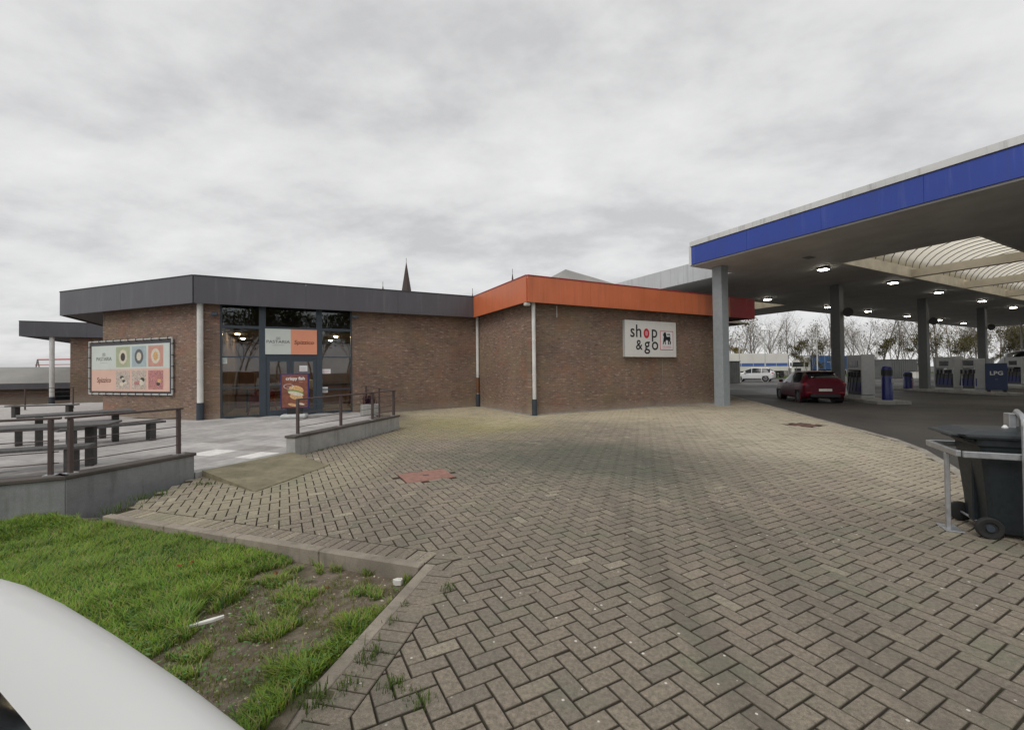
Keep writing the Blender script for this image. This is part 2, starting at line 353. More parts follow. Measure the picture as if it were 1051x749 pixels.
mat_simple('frame_slate', (.045, .062, .08), .4, var=.06); mat_simple('rail_brown', (.085, .06, .055), .5, dirt=.2); mat_simple('cable', (.12, .10, .10), .4, metal=.6)
mat_simple('black_wood', (.055, .052, .05), .75, var=.3, scale=20, dirt=.2); mat_simple('grey_wood', (.095, .092, .09), .75, var=.3, scale=18)
mat_simple('galv', (.46, .47, .48), .42, metal=.75, var=.15, scale=14); mat_simple('galv_paint', (.50, .52, .51), .5, var=.1, scale=10, dirt=.15)
mat_simple('bin_plastic', (.010, .015, .018), .5, var=.25, scale=30, bump=.1); mat_simple('bin_lid', (.02, .025, .028), .42, var=.3, scale=20); mat_simple('rubber', (.018, .018, .018), .8)

mat_simple('soffit', (.58, .575, .555), .7, var=.12, scale=1.0, dirt=.1); mat_simple('cream', (.80, .74, .63), .7, var=.1, scale=2, dirt=.3); mat_simple('column_grey', (.31, .345, .36), .45, var=.08)
mat_simple('column_dark', (.17, .18, .185), .5, var=.08)
mat_simple('manhole', (.30, .155, .12), .8, var=.25, scale=12, dirt=.4, bump=.3)
mat_simple('manhole_dark', (.14, .07, .055), .8, var=.25, scale=12, dirt=.4, bump=.3); mat_simple('tyre', (.02, .02, .021), .75); mat_simple('rim', (.42, .42, .43), .3, metal=.8); mat_simple('rim_dark', (.06, .06, .065), .35, metal=.6)
mat_simple('paint_red', (.10, .004, .014), .42, var=.05, coat=.12, spec=.3); mat_simple('paint_white', (.66, .665, .65), .5, var=.015, coat=.15, scale=2); mat_simple('paint_silver', (.74, .745, .75), .3, var=.03, coat=.5)
mat_simple('paint_grey', (.055, .065, .062), .35, var=.05, coat=.4); mat_simple('glass_dark', (.012, .014, .016), .1, var=.02, spec=.35); mat_simple('glass_car', (.03, .035, .035), .05, var=.02, spec=.9)
mat_simple('tail_red', (.30, .01, .012), .2, coat=.5); mat_simple('plate', (.75, .73, .66), .5); mat_simple('plastic_black', (.02, .02, .022), .55); mat_simple('lamp_clear', (.7, .7, .7), .15)
mat_simple('chrome', (.7, .7, .7), .15, metal=1)
mat_simple('truck_blue', (.035, .105, .27), .55, var=.12, scale=.7); mat_simple('truck_white', (.76, .74, .68), .5, var=.06, scale=.6, dirt=.12); mat_simple('stripe_blue', (.06, .14, .42), .5)
mat_simple('container', (.10, .105, .10), .6, var=.2, scale=1.2, dirt=.2); mat_simple('sign_white', (.74, .73, .69), .45, var=.03); mat_simple('pale_white', (.8, .8, .8), .5, var=.02)
mat_simple('black_ink', (.012, .012, .014), .6, var=.02); mat_simple('red_ink', (.55, .012, .03), .5, var=.02); mat_simple('pink_ink', (.68, .30, .34), .5, var=.02)
mat_simple('mint', (.60, .65, .60), .55, var=.04, scale=2); mat_simple('salmon', (.80, .33, .20), .55, var=.04, scale=2); mat_simple('salmon_pale', (.70, .46, .37), .55, var=.05, scale=2); mat_simple('ink_grey', (.12, .13, .13), .6); mat_simple('ink_brown', (.15, .05, .035), .6)
mat_simple('poster_brown', (.22, .075, .045), .5, var=.3, scale=9); mat_simple('poster_blue', (.035, .03, .17), .4); mat_simple('burger', (.62, .38, .17), .6, var=.35, scale=22); mat_simple('lettuce', (.22, .30, .09), .6, var=.3, scale=30); mat_simple('food_dark', (.05, .045, .04), .6, var=.4, scale=30); mat_simple('food_cream', (.66, .60, .48), .6, var=.25, scale=28)
mat_simple('tile_green', (.40, .44, .28), .55); mat_simple('tile_bluegrey', (.38, .46, .48), .55); mat_simple('tile_coral', (.58, .30, .24), .55); mat_simple('photo_mix', (.50, .42, .36), .6, var=.6, scale=26); mat_simple('photo_red', (.45, .20, .19), .6, var=.6, scale=24)
mat_simple('pump_grey', (.47, .48, .48), .45, var=.05); mat_simple('pump_dark', (.045, .048, .055), .45); mat_simple('pump_blue', (.015, .025, .16), .4, coat=.3); mat_simple('pump_red', (.45, .035, .02), .5); mat_simple('lpg_blue', (.03, .052, .13), .5)
mat_simple('spire', (.075, .055, .05), .8, scale=.2); mat_simple('far_grey', (.22, .22, .21), .85, scale=.4); mat_simple('pole', (.58, .58, .55), .5); mat_simple('swing_red', (.45, .06, .05), .5)
mat_simple('bark', (.24, .215, .19), .9, var=.25, scale=4); mat_simple('litter', (.72, .71, .66), .5); mat_simple('inside_wall', (.24, .15, .10), .8, scale=.8, var=.25); mat_simple('inside_floor', (.34, .29, .25), .4, scale=1); mat_simple('inside_ceil', (.25, .235, .21), .8)  # bark is paled: distance haze put into its colour
mat_simple('chair_red', (.48, .045, .03), .4); mat_simple('orange_panel', (.55, .20, .03), .5); mat_simple('wood_warm', (.24, .11, .055), .5, scale=8); mat_simple('planter_leaf', (.075, .02, .045), .6)
def mat_emit(name, col, s):
    t = NT(name); t.set((.8, .8, .8), .4); t.b.inputs['Emission Color'].default_value = (*col, 1); t.b.inputs['Emission Strength'].default_value = s
mat_emit('canopy_lamp', (1, .93, .78), 22); mat_emit('room_lamp', (1, .72, .40), 60)
def mat_glass(name, tintc, refl):
    t = NT(name); t.t.nodes.remove(t.b); tr = t.n('ShaderNodeBsdfTransparent'); tr.inputs[0].default_value = (*tintc, 1); gl = t.n('ShaderNodeBsdfGlossy'); gl.inputs[0].default_value = (.95, .97, 1, 1); gl.inputs[1].default_value = .015
    fr = t.n('ShaderNodeFresnel'); fr.inputs[0].default_value = refl; mx = t.n('ShaderNodeMixShader'); t.l(fr.outputs[0], mx.inputs[0]); t.l(tr.outputs[0], mx.inputs[1]); t.l(gl.outputs[0], mx.inputs[2]); t.l(mx.outputs[0], t.out.inputs[0])
mat_glass('window_glass', (.72, .76, .76), 1.75)
def mat_vault():
    t = NT('vault_sheet'); t.set((.80, .76, .66), .5); tr = t.n('ShaderNodeBsdfTranslucent'); tr.inputs[0].default_value = (.92, .86, .73, 1); mx = t.n('ShaderNodeMixShader'); mx.inputs[0].default_value = .72
    t.l(t.b.outputs[0], mx.inputs[1]); t.l(tr.outputs[0], mx.inputs[2]); t.l(mx.outputs[0], t.out.inputs[0])
mat_vault()

# ------------------------------------------------------------------ axes
TH = R(62); U = np.array([math.sin(TH), math.cos(TH)]); V = np.array([-U[1], U[0]])
def uv(u, v): return U*u+V*v
def M_uv(o, d, z=0):      # matrix: local x along d, local y to its left (inwards), z up, origin o
    n = (-d[1], d[0]); return Matrix(((d[0], n[0], 0, o[0]), (d[1], n[1], 0, o[1]), (0, 0, 1, z), (0, 0, 0, 1)))
def M_face(o, d, z=0):    # matrix for flat print on a wall: local x along d, local y up, local z outwards (right of d)
    return Matrix(((d[0], 0, d[1], o[0]), (d[1], 0, -d[0], o[1]), (0, 1, 0, z), (0, 0, 0, 1)))

# ================================================================== GROUND
g = MB().poly([(-1500, -1500, -.42), (1500, -1500, -.42), (1500, 1500, -.42), (-1500, 1500, -.42)]); tag(obj('ground', g, 'ground'), kind='structure')
RK = [(14.6, 31.0), (12.98, 25.18), (11.2, 18.6), (9.7, 13.4), (8.72, 9.75), (8.1, 8.4), (7.2, 7.0), (5.9, 5.1), (4.4, 2.6), (3.3, .2), (2.4, -2.5)]
asph = [(14.6, 31.0)]+RK[1:]+[(2.4, -30), (120, -30), (120, 120), (-20, 120), (-20, 45), (8, 33)]
obj_as = obj('asphalt_road', MB().poly([(x, y, -.03) for x, y in asph[::-1]]), 'asphalt'); tag(obj_as, kind='structure')
tag(obj('verge', MB().prism([(26, 57), (125, 112), (120, 125), (15, 66)], -.2, .02), 'verge_grass'), kind='structure')

K0, KC, K2 = np.array([-4.82, 5.04]), np.array([-.80, 3.63]), np.array([-1.14, 2.03])
KD = (K2-KC)/np.linalg.norm(K2-KC); K3 = KC+KD*5.2
C = np.array([.71, 15.74]); L = C+V*4.85; D = L-U*10.6
cha = R(-70); W = np.array([math.sin(cha), math.cos(cha)])
WR = C+U*10.52
TE0, TE1, TW0, TW1 = np.array([-5.61, 5.39]), np.array([-5.09, 6.87]), np.array([-4.34, 8.56]), np.array([-3.29, 12.48])
TB = D+U*5.45-V*.02
pav = [tuple(K3), tuple(KC), tuple(K0), tuple(TE1), tuple(TW0), tuple(TW1), (-5.9, 17.0), tuple(L+V*.1), tuple(C+V*.1+U*.1), tuple(WR+V*.1), (12.0, 26.5), (14.6, 31.0)]+RK[1:]
paving = obj('pavement', MB().poly([(x, y, -.014) for x, y in pav[::-1]]), 'joint_sand'); tag(paving, kind='structure')
def inside(p, poly):
    x, y = p; r = False; n = len(poly)
    for i in range(n):
        x1, y1 = poly[i]; x2, y2 = poly[(i+1) % n]
        if (y1 > y) != (y2 > y) and x < (x2-x1)*(y-y1)/(y2-y1)+x1: r = not r
    return r
def clip(poly, p, n):          # keep the side where (q-p).n >= 0
    out = []; m = len(poly)
    for i in range(m):
        a, b = poly[i], poly[(i+1) % m]; da, db = np.dot(a-p, n), np.dot(b-p, n)
        if da >= 0: out.append(a)
        if (da > 0 > db) or (da < 0 < db): out.append(a+(b-a)*(da/(da-db)))
    return out
nA = np.array([-(KC-K0)[1], (KC-K0)[0]]); nA = nA/np.linalg.norm(nA)           # away from the grass, along kerb K0-KC
nB = np.array([-KD[1], KD[0]]);                                                  # away from the grass, along kerb KC-K3
if nB[0] < 0: nB = -nB
if nA[1] < 0: nA = -nA
diag = nA+nB; diag = diag/np.linalg.norm(diag); dn = np.array([-diag[1], diag[0]])   # dn points to the A side
KW, SW = .10, .222        # kerb width, soldier course
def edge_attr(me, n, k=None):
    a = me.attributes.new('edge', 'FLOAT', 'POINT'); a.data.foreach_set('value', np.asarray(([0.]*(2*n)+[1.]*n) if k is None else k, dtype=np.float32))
def paver_mesh(poly, top, ch=.0068, dep=.04):
    """chamfered paver from a convex outline (list of np arrays)"""
    c = sum(poly)/len(poly); n = len(poly); a = sum(poly[i][0]*poly[(i+1) % n][1]-poly[(i+1) % n][0]*poly[i][1] for i in range(n))
    if a < 0: poly = poly[::-1]
    ins = []
    for q in poly:
        d = c-q; l = np.linalg.norm(d); ins.append(q+d/l*min(ch*1.4, l*.4))
    vs = [(*q, top-dep) for q in poly]+[(*q, top-ch*.7) for q in poly]+[(*q, top) for q in ins]
    fs = [tuple(range(2*n, 3*n))]
    for i in range(n):
        j = (i+1) % n; fs += [(i, j, n+j, n+i), (n+i, n+j, 2*n+j, 2*n+i)]
    return vs, fs
MHC = uv(*(float(x) for x in (np.dot((-1.39, 6.86), U), np.dot((-1.39, 6.86), V)))); MH = (.35, .29)
MH2 = np.array([8.35, 12.28])
bw, bj = .11, .0048
u0, v0 = 1.374, 1.777
bricks = []; far = []
def view_ok(c):
    if c[1] < 1.0: return False
    return abs(c[0])/max(c[1], .1) < 1.75+1.2/max(c[1], .1)
for i in range(-90, 260):
    for j in range(-60, 260):
        k = (i-j) % 4
        if k == 0: w, h = 2, 1
        elif k == 3: w, h = 1, 2
        else: continue
        uc, vc = u0+(i+w/2)*bw, v0+(j+h/2)*bw; c = uv(uc, vc)
        if not view_ok(c) or not inside(c, pav): 
            # keep pavers whose centre lies just outside a kerb line out
            continue
        rel = c-KC
        poly = [uv(u0+(i+a)*bw+(bj if a == 0 else -bj), v0+(j+b)*bw+(bj if b == 0 else -bj)) for a, b in ((0, 0), (w, 0), (w, h), (0, h))]
        if np.dot(rel, dn) >= 0: poly = clip(poly, KC+nA*(KW+SW+.006), nA)
        else: poly = clip(poly, KC+nB*(KW+SW+.006), nB)
        for ctr, hh in ((MHC, MH), (MH2, (.36, .36))):
            du, dv_ = np.dot(c-ctr, U), np.dot(c-ctr, V)
            if abs(du) < hh[0]+.05 and abs(dv_) < hh[1]+.05: poly = []
        if len(poly) < 3: continue
        # keep clear of the right-hand kerb strip
        ok = True
        for q in poly:
            if q[0] > 2.5 and not inside(q+np.array([.02, 0]), pav): ok = False
        if not ok: continue
        bricks.append((poly, np.linalg.norm(c), w == 2, len(poly) == 4, c, (w, h)))
# soldier course along the kerb
def soldier(P0, P1, nrm, mitre0):
    d = (P1-P0); Lg = np.linalg.norm(d); d = d/Lg; n = int(Lg/.105)
    for k in range(n):
        a, b = k*.105+.003, (k+1)*.105-.003; q0 = P0+nrm*(KW+.006)
        poly = [q0+d*a, q0+d*b, q0+d*b+nrm*(SW-.006), q0+d*a+nrm*(SW-.006)]
        c = sum(poly)/4
        if c[1] > .9: bricks.append((poly, np.linalg.norm(c)+.5, True, False, c, None))
eA = K0-KC; eA /= np.linalg.norm(eA)
soldier(KC+nA*0-eA*.0, K0, nA, True); soldier(KC, K3, nB, True)
# mitre fillers at the corner
for f0, f1 in ((.0, .45), (.45, 1.0)):
    p = [KC+nA*(KW+SW*f0+.008)+nB*.004, KC+nA*(KW+SW*f1)+nB*.004, KC+nA*(KW+SW*f1)+nB*(KW+SW*f1)*.98, KC+nA*(KW+SW*f0+.008)+nB*(KW+SW*f0)]
    bricks.append((p, 4.2, True, False, sum(p)/4, None))
    p = [KC+nB*(KW+SW*f0+.008)+nA*.004, KC+nB*(KW+SW*f1)+nA*.004, KC+nB*(KW+SW*f1)+nA*(KW+SW*f1)*.94, KC+nB*(KW+SW*f0+.008)+nA*(KW+SW*f0)*.94]
    bricks.append((p, 4.2, True, False, sum(p)/4, None))
def fbm0(x, y): return .5+.25*math.sin(x*1.7+1.3*math.sin(y*1.1))+.25*math.sin(y*1.9+1.1*math.sin(x*1.4+2))
bricks.sort(key=lambda b: b[1])
base_me = {}
for w, h in ((2, 1), (1, 2)):
    poly = [np.array(p) for p in ((-w*bw/2+bj, -h*bw/2+bj), (w*bw/2-bj, -h*bw/2+bj), (w*bw/2-bj, h*bw/2-bj), (-w*bw/2+bj, h*bw/2-bj))]
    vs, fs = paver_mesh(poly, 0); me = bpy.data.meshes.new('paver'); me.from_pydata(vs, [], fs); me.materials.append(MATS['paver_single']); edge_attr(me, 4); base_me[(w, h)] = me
def in_frame(c):
    return c[1] > 1.75 and abs(c[0]/c[1]) < 1.22
mass = MB(); mass.c = []; singles = 0; mass_e = []
def tint_of():
    r = random.random(); return .88+.12*random.random() if r > .988 else min(max(random.gauss(.5, .15), .1), .85)
for poly, dist, _, full, c, wh in bricks:
    top = random.gauss(0, .0016)+.006*(fbm0(c[0]*.9, c[1]*.9)-.5)
    if full and wh and singles < 300 and in_frame(c):
        o = bpy.data.objects.new('paver', base_me[wh]); o.location = (c[0], c[1], top); o.rotation_euler = (R(random.gauss(0, .35)), R(random.gauss(0, .35)), R(90)-TH+R(random.gauss(0, .5)))
        tv = tint_of(); o.color = (tv, tv, tv, 1); link(o, paving); singles += 1
    else:
        a = random.gauss(0, .006); ca, sa = math.cos(a), math.sin(a); pl = []
        for q in poly:
            d = q-c; pl.append(c+np.array([d[0]*ca-d[1]*sa, d[0]*sa+d[1]*ca]))
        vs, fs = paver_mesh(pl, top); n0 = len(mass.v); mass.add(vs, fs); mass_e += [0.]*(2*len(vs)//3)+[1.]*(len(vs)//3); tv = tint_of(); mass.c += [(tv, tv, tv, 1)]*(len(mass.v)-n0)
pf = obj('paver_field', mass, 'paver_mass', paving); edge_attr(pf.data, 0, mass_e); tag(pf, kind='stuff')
print('PAVERS', len(bricks))
# manhole covers
def manhole(ctr, hw, hh, label, mat='manhole'):
    t = thing('manhole_cover', label, 'manhole cover', (ctr[0], ctr[1], -.012)); M = M_uv(ctr, U, 0)
    obj('frame', MB().box(-hw-.03, hw+.03, -hh-.03, hh+.03, -.012, -.001, M), mat, t)
    obj('plate', MB().bbox(-hw, hw, -hh, hh, -.012, .004, .004, M), mat, t)
    obj('lifting_slot', MB().box(-.05, .05, -.02, .02, .0045, .006, M), 'black_ink', t)
manhole(MHC, *MH, 'rust red square manhole cover set in the paving before the terrace')
manhole(MH2, .27, .27, 'dark reddish drain cover in the paving near the forecourt edge', 'manhole_dark')

# kerbs
kerb = obj('kerb', MB().prism([tuple(KC+nA*(KW+.002)+eA*0), tuple(K0+nA*(KW+.002)), tuple(K0+nA*.012), tuple(KC+nA*.012+nB*0)], -.3, -.02), 'kerb_concrete'); tag(kerb, kind='structure')
def kerb_run(P0, P1, nrm, step, parent, w, z0, z1, mat, name='kerb_stone'):
    d = P1-P0; Lg = np.linalg.norm(d); d = d/Lg; n = max(1, round(Lg/step))
    for k in range(n):
        a, b = Lg*k/n+.003, Lg*(k+1)/n-.003
        M = M_uv(P0, d); y0, y1 = (0, w) if np.dot(np.array([-d[1], d[0]]), nrm) > 0 else (-w, 0)
        obj(name, MB().bbox(a, b, y0, y1, z0, z1+random.gauss(0, .002), .008, M), mat, parent)
kerb_run(KC+eA*.005, K0, nA, 1.0, kerb, KW, -.34, .006, 'kerb_concrete')
kerb_run(KC+nA*KW, K3, nB, 1.0, kerb, KW, -.34, .002, 'kerb_concrete')
kerb2 = obj('kerb', MB().box(*sum(((min(RK[i][0] for i in (4, 5)), min(RK[i][0] for i in (4, 5))+.02),), ()), 9.0, 9.02, -.2, -.1), 'kerb_pale'); tag(kerb2, kind='structure')
for a, b in zip(RK[:-1], RK[1:]):
    a, b = np.array(a), np.array(b); d = (b-a)/np.linalg.norm(b-a); n = np.array([-d[1], d[0]])
    kerb_run(a, b, -n if n[0] > 0 else n, 1.0, kerb2, .14, -.2, .004, 'kerb_pale')

# ------------------------------------------------------------------ lawn
def hsh(x, y): return math.sin(x*12.9898+y*78.233)*43758.5453 % 1
def vn(x, y):
    xi, yi = math.floor(x), math.floor(y); fx, fy = x-xi, y-yi; fx = fx*fx*(3-2*fx); fy = fy*fy*(3-2*fy)
    return (hsh(xi, yi)*(1-fx)+hsh(xi+1, yi)*fx)*(1-fy)+(hsh(xi, yi+1)*(1-fx)+hsh(xi+1, yi+1)*fx)*fy
def fbm(x, y): return .55*vn(x, y)+.3*vn(x*2.1+7, y*2.1)+.15*vn(x*4.3, y*4.3+3)
def sstep(a, b, x): x = min(max((x-a)/(b-a), 0), 1); return x*x*(3-2*x)
def dist_B(x, y): return float(np.dot(np.array([x, y])-KC, -nB))      # distance into the grass from kerb B
def gz(x, y):
    near = 1-sstep(1.9, 3.3, y)
    return -.135+.03*sstep(-2.0, -2.8, x)+.02*fbm(x*2, y*2)+.115*near*(1-sstep(.1, .9, dist_B(x, y)))+.03*near
def in_lawn(x, y):
    p = np.array([x, y]); 
    if np.dot(p-KC, nA) > -.005 or np.dot(p-KC, nB) > -.005: return False
    # terrace wall: left of line TE0-TE1 and behind the left section
    if np.dot(p-TE0, np.array([-(TE1-TE0)[1], (TE1-TE0)[0]])) > 0 and np.dot(p-TE0, V) > 0: return False
    if x < TE0[0] and np.dot(p-TE0, V) > 0: return False
    return True
gm = MB(); nx, ny = 90, 70; xs = np.linspace(-12, -.55, nx); ys = np.linspace(-1.5, 7.0, ny)
gm.v = [(x, y, gz(x, y)) for y in ys for x in xs]
for j in range(ny-1):
    for i in range(nx-1):
        cx, cy = (xs[i]+xs[i+1])/2, (ys[j]+ys[j+1])/2; p = np.array([cx, cy])
        if np.dot(p-KC, nA) < .09 and np.dot(p-KC, nB) < .09: gm.f.append((j*nx+i, j*nx+i+1, (j+1)*nx+i+1, (j+1)*nx+i))
lawn = obj('lawn', gm, 'soil', smooth=True); tag(lawn, kind='structure')
def bare(x, y):        # 1 = bare soil
    e = sstep(-2.45, -2.0, x+.5*(fbm(x*1.7+3, y*1.7)-.5)+.25*(y-3.2)*-.35)
    strip = 1-sstep(.12, .34, dist_B(x, y)+.2*(fbm(x*3, y*3)-.5))
    return max(0, e-.95*strip*(1-sstep(3.0, 3.35, y)))
GB = MB(); GV = []; GF = []; GC = []
def blade(x, y, z, h, w, lean, az, col):
    dx, dy = math.cos(az), math.sin(az); px, py = -dy, dx; o = len(GV)
    mx_, my_ = x+dx*lean*.35, y+dy*lean*.35; tx, ty = x+dx*lean, y+dy*lean
    GV.extend([(x-px*w, y-py*w, z-.01), (x+px*w, y+py*w, z-.01), (mx_+px*w*.8, my_+py*w*.8, z+h*.62), (mx_-px*w*.8, my_-py*w*.8, z+h*.62), (tx, ty, z+h)])
    GF.extend([(o, o+1, o+2, o+3), (o+3, o+2, o+4)])
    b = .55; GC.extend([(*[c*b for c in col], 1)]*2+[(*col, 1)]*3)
n_blade = 0
while n_blade < 120000:
    y = 1.2+5.6*random.random()**1.3; x = -9+8.4*random.random()
    if x/y < -1.45 or not in_lawn(x, y): continue
    br = bare(x, y); cl = fbm(x*5.5+9, y*5.5)
    if br > .25 and cl < .46+.18*br: continue
    dens = 1.0 if y < 4.5 else .8
    if random.random() > dens: continue
    sparse = br > .25
    tall = .35+.75*fbm(x*1.6, y*1.6+5)+.85*fbm(x*6+2, y*6)**2; flow = 6.3*fbm(x*1.1+4, y*1.1)
    h = (.03+.045*random.random())*tall*(.8 if sparse else 1)
    gcol = fbm(x*2.3+1, y*2.3+8); r = random.random()
    col = (.14+.12*gcol+.08*random.random(), .235+.15*gcol+.11*random.random(), .035+.035*random.random())
    if r > .90 or (sparse and r > .75): col = (.40, .34, .16)
    if r < .15: col = (.07, .15, .045)
    pz = fbm(x*.9+30, y*.9+12); col = tuple(v*(.72+.6*pz) for v in col)
    if fbm(x*3.7+50, y*3.7) > .66: h *= 1.55
    if fbm(x*9+3, y*9+1) < .33 and random.random() < .7: continue
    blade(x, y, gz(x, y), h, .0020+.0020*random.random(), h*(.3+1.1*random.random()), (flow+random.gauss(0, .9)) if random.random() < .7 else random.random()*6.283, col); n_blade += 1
n_sp = 0
while n_sp < 5500:       # thin low growth creeping over the bare soil
    y = 1.8+1.9*random.random(); x = -2.7+2.1*random.random()
    if not in_lawn(x, y) or bare(x, y) < .25 or fbm(x*8+1, y*8+7) < .42: n_sp += .2; continue
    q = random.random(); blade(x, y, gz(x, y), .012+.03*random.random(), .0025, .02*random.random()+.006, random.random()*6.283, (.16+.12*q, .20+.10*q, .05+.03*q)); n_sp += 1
# broad weed leaves among the grass
for _ in range(9000):
    y = 1.6+4.6*random.random(); x = -7+6.3*random.random()
    if x/y < -1.4 or not in_lawn(x, y): continue
    br = bare(x, y)
    if fbm(x*2.6+20, y*2.6+4) < (.52 if br < .3 else .5): continue
    z = gz(x, y)+.02+.06*random.random()*(1-br*.6); az = random.random()*6.283; s = .008+.012*random.random(); o = len(GV); tl = random.uniform(-.4, .5)
    d = (math.cos(az), math.sin(az)); p = (-d[1], d[0])
    GV.extend([(x, y, z), (x+d[0]*s+p[0]*s*.6, y+d[1]*s+p[1]*s*.6, z+tl*s), (x+d[0]*2*s, y+d[1]*2*s, z+tl*1.3*s), (x+d[0]*s-p[0]*s*.6, y+d[1]*s-p[1]*s*.6, z+tl*s)])
    GF.append((o, o+1, o+2, o+3)); q = random.random(); GC.extend([(.09+.09*q, .20+.11*q, .05+.05*q, 1)]*4)
gb = MB(); gb.v, gb.f, gb.c = GV, GF, GC
tag(obj('grass', gb, 'grass_blade'), 'short green grass and clover growing beside the terrace wall', 'grass', kind='stuff')
# stones, chips and dead leaves on the bare soil
pm = MB(); pm.c = []
for _ in range(2000):
    y = 1.8+2.0*random.random(); x = -2.7+2.1*random.random()
    if not in_lawn(x, y) or bare(x, y) < .2: continue
    z = gz(x, y); s = random.choice((.003, .004, .005, .006, .011)); a = random.random()*3; e = random.uniform(.4, 1)
    pts = [(x+s*math.cos(a+k*1.571)*(1 if k % 2 else e*1.6), y+s*math.sin(a+k*1.571)*(1 if k % 2 else e*1.6), z) for k in range(4)]+[(x, y, z+s*random.uniform(.3, 1.0))]
    pm.add(pts, [(0, 1, 4), (1, 2, 4), (2, 3, 4), (3, 0, 4)]); q = random.random(); col = (.36, .30, .20) if q > .75 else ((.25, .2, .15) if q > .25 else (.55, .5, .4)); pm.c += [(*col, 1)]*5
tag(obj('soil_chips', pm, 'pebble'), 'small stones and wood chips scattered on the bare soil', 'chips', kind='stuff')
# weeds in the joints
GV, GF, GC = [], [], []
for px, py, n, sz in ((460, 604, 40, .05), (381, 671, 60, .06), (403, 638, 25, .04), (417, 620, 20, .035), (358, 703, 45, .05), (403, 703, 60, .05), (433, 720, 30, .05), (320, 722, 80, .07), (145, 512, 50, .10), (165, 508, 50, .09), (110, 527, 40, .10), (125, 522, 40, .11), (205, 497, 40, .07), (215, 497, 40, .06), (330, 462, 25, .05), (420, 715, 14, .05), (375, 680, 25, .05), (620, 421, 12, .07), (700, 415, 10, .08), (595, 424, 10, .07), (640, 419, 8, .06)):
    c = G(px, py)
    for _ in range(n):
        x, y = c[0]+random.gauss(0, sz*.7), c[1]+random.gauss(0, sz*.7); q = random.random(); blade(x, y, .0, sz*random.uniform(.3, 1.1), .0028, sz*random.uniform(.2, .9), random.random()*6.283, (.075+.07*q, .14+.06*q, .025+.02*q))
for _ in range(160):     # moss line where terrace wall meets the paving
    f = random.random(); p = TW0+(TW1-TW0)*f+np.array([.04, 0])*random.random(); blade(p[0]+.02, p[1], 0, .03*random.random()+.01, .004, .02, random.random()*6.28, (.10, .13, .04))
wb = MB(); wb.v, wb.f, wb.c = GV, GF, GC
tag(obj('joint_weeds', wb, 'grass_blade'), 'tufts of weed growing from the paving joints and wall foot', 'weeds', kind='stuff')
# litter and leaves
def litter(pts, z, name, label, mat, th=.012):
    c = sum(np.array(p) for p in pts)/len(pts); o = obj(name, MB().prism([tuple(p) for p in pts], z, z+th), mat, bev=.003); tag(o, label, 'litter'); return o
c = G(207, 643, -.1); d = np.array([.8, .6])/1.0; n = np.array([-d[1], d[0]])
ld = [c+d*a+n*b for a, b in ((-.12, -.012), (-.03, -.014), (.06, -.022), (.13, -.010), (.13, .006), (.05, .010), (-.04, .008), (-.12, .006))]
litter(ld, gz(*c)+.035, 'plastic_strip', 'long torn white plastic strip lying in the grass', 'litter', .02)
c = G(409, 597, -.1); litter([c+np.array([.035*math.cos(k*1.05)*(1+.4*(k % 2)), .03*math.sin(k*1.05)]) for k in range(6)], gz(*c)+.01, 'paper_scrap', 'crumpled white paper scrap in the soil by the kerb corner', 'litter', .045)
c = G(266, 735, -.05); litter([c+np.array([.03*math.cos(k*1.05), .015*math.sin(k*1.05)*(1+.5*(k % 2))]) for k in range(6)], gz(*c)+.015, 'paper_scrap', 'small white paper scrap in the grass near the van', 'litter', .02)
lf = MB(); lf.c = []
for px, py in ((197, 585), (186, 588), (300, 583), (283, 585), (335, 600), (360, 640), (255, 560)):
    c = G(px, py, -.1); z = gz(*c)+(.07 if bare(*c) < .3 else .01); a = random.random()*6; s = .022+.014*random.random(); n0 = len(lf.v)
    lf.add([(c[0]+s*r*math.cos(a+k*.785), c[1]+s*r*math.sin(a+k*.785), z+.012*((k % 3)-1)) for k, r in enumerate((1.6, .6, 1.1, .5, .9, .5, 1.1, .6))], [tuple(range(8))]); lf.c += [(.30, .12, .05, 1)]*8
tag(obj('fallen_leaves', lf, 'leaf'), 'few brown fallen leaves in the grass', 'leaves', kind='stuff')

# ================================================================== TERRACE
TZ = .06
ti = np.array([-.12, .06])
ter_poly = [tuple(TE0-U*9+ti*1.2), tuple(TE0+ti*1.2), tuple(TE1+ti), tuple(TW0+ti), tuple(TW1+ti), tuple(TB), tuple(D), tuple(D+W*5.6), (-24, 26), (-32, 22), (-32, 2)]
terrace = obj('terrace', MB().prism(ter_poly, -.4, TZ-.015), 'joint_sand'); tag(terrace, kind='structure')
TA = R(17); tu, tv_ = np.array([math.sin(TA), math.cos(TA)]), np.array([-math.cos(TA), math.sin(TA)])
ts = .6; cnt = 0
tile_me = bpy.data.meshes.new('tile'); vs, fs = paver_mesh([np.array(p) for p in ((-ts/2+.008, -ts/2+.008), (ts/2-.008, -ts/2+.008), (ts/2-.008, ts/2-.008), (-ts/2+.008, ts/2-.008))], 0, .006, .04); tile_me.from_pydata(vs, [], fs); tile_me.materials.append(MATS['terrace_tile'])
tiles = []
for i in range(-20, 40):
    for j in range(-20, 60):
        c = TE1+tu*(i+.5)*ts+tv_*(j+.52)*ts
        if inside(c, ter_poly) and c[1] > 3 and c[0]/c[1] > -1.45: tiles.append(c)
tiles.sort(key=lambda c: np.linalg.norm(c))
wt = [G(218, 467, TZ), G(272, 464, TZ)]; dk = [G(236, 453, TZ), G(252, 462, TZ)]
def half(p, q): d = (q-p)/np.linalg.norm(q-p); return p, q, np.array([-d[1], d[0]])
edges = [half(TE0-U*9+V*.1, TE0+V*.1), half(TE0+ti, TE1+ti), half(TE1+np.array([-.20, .07]), TW0+np.array([-.20, .05])), half(TW0+ti, TW1+ti)]
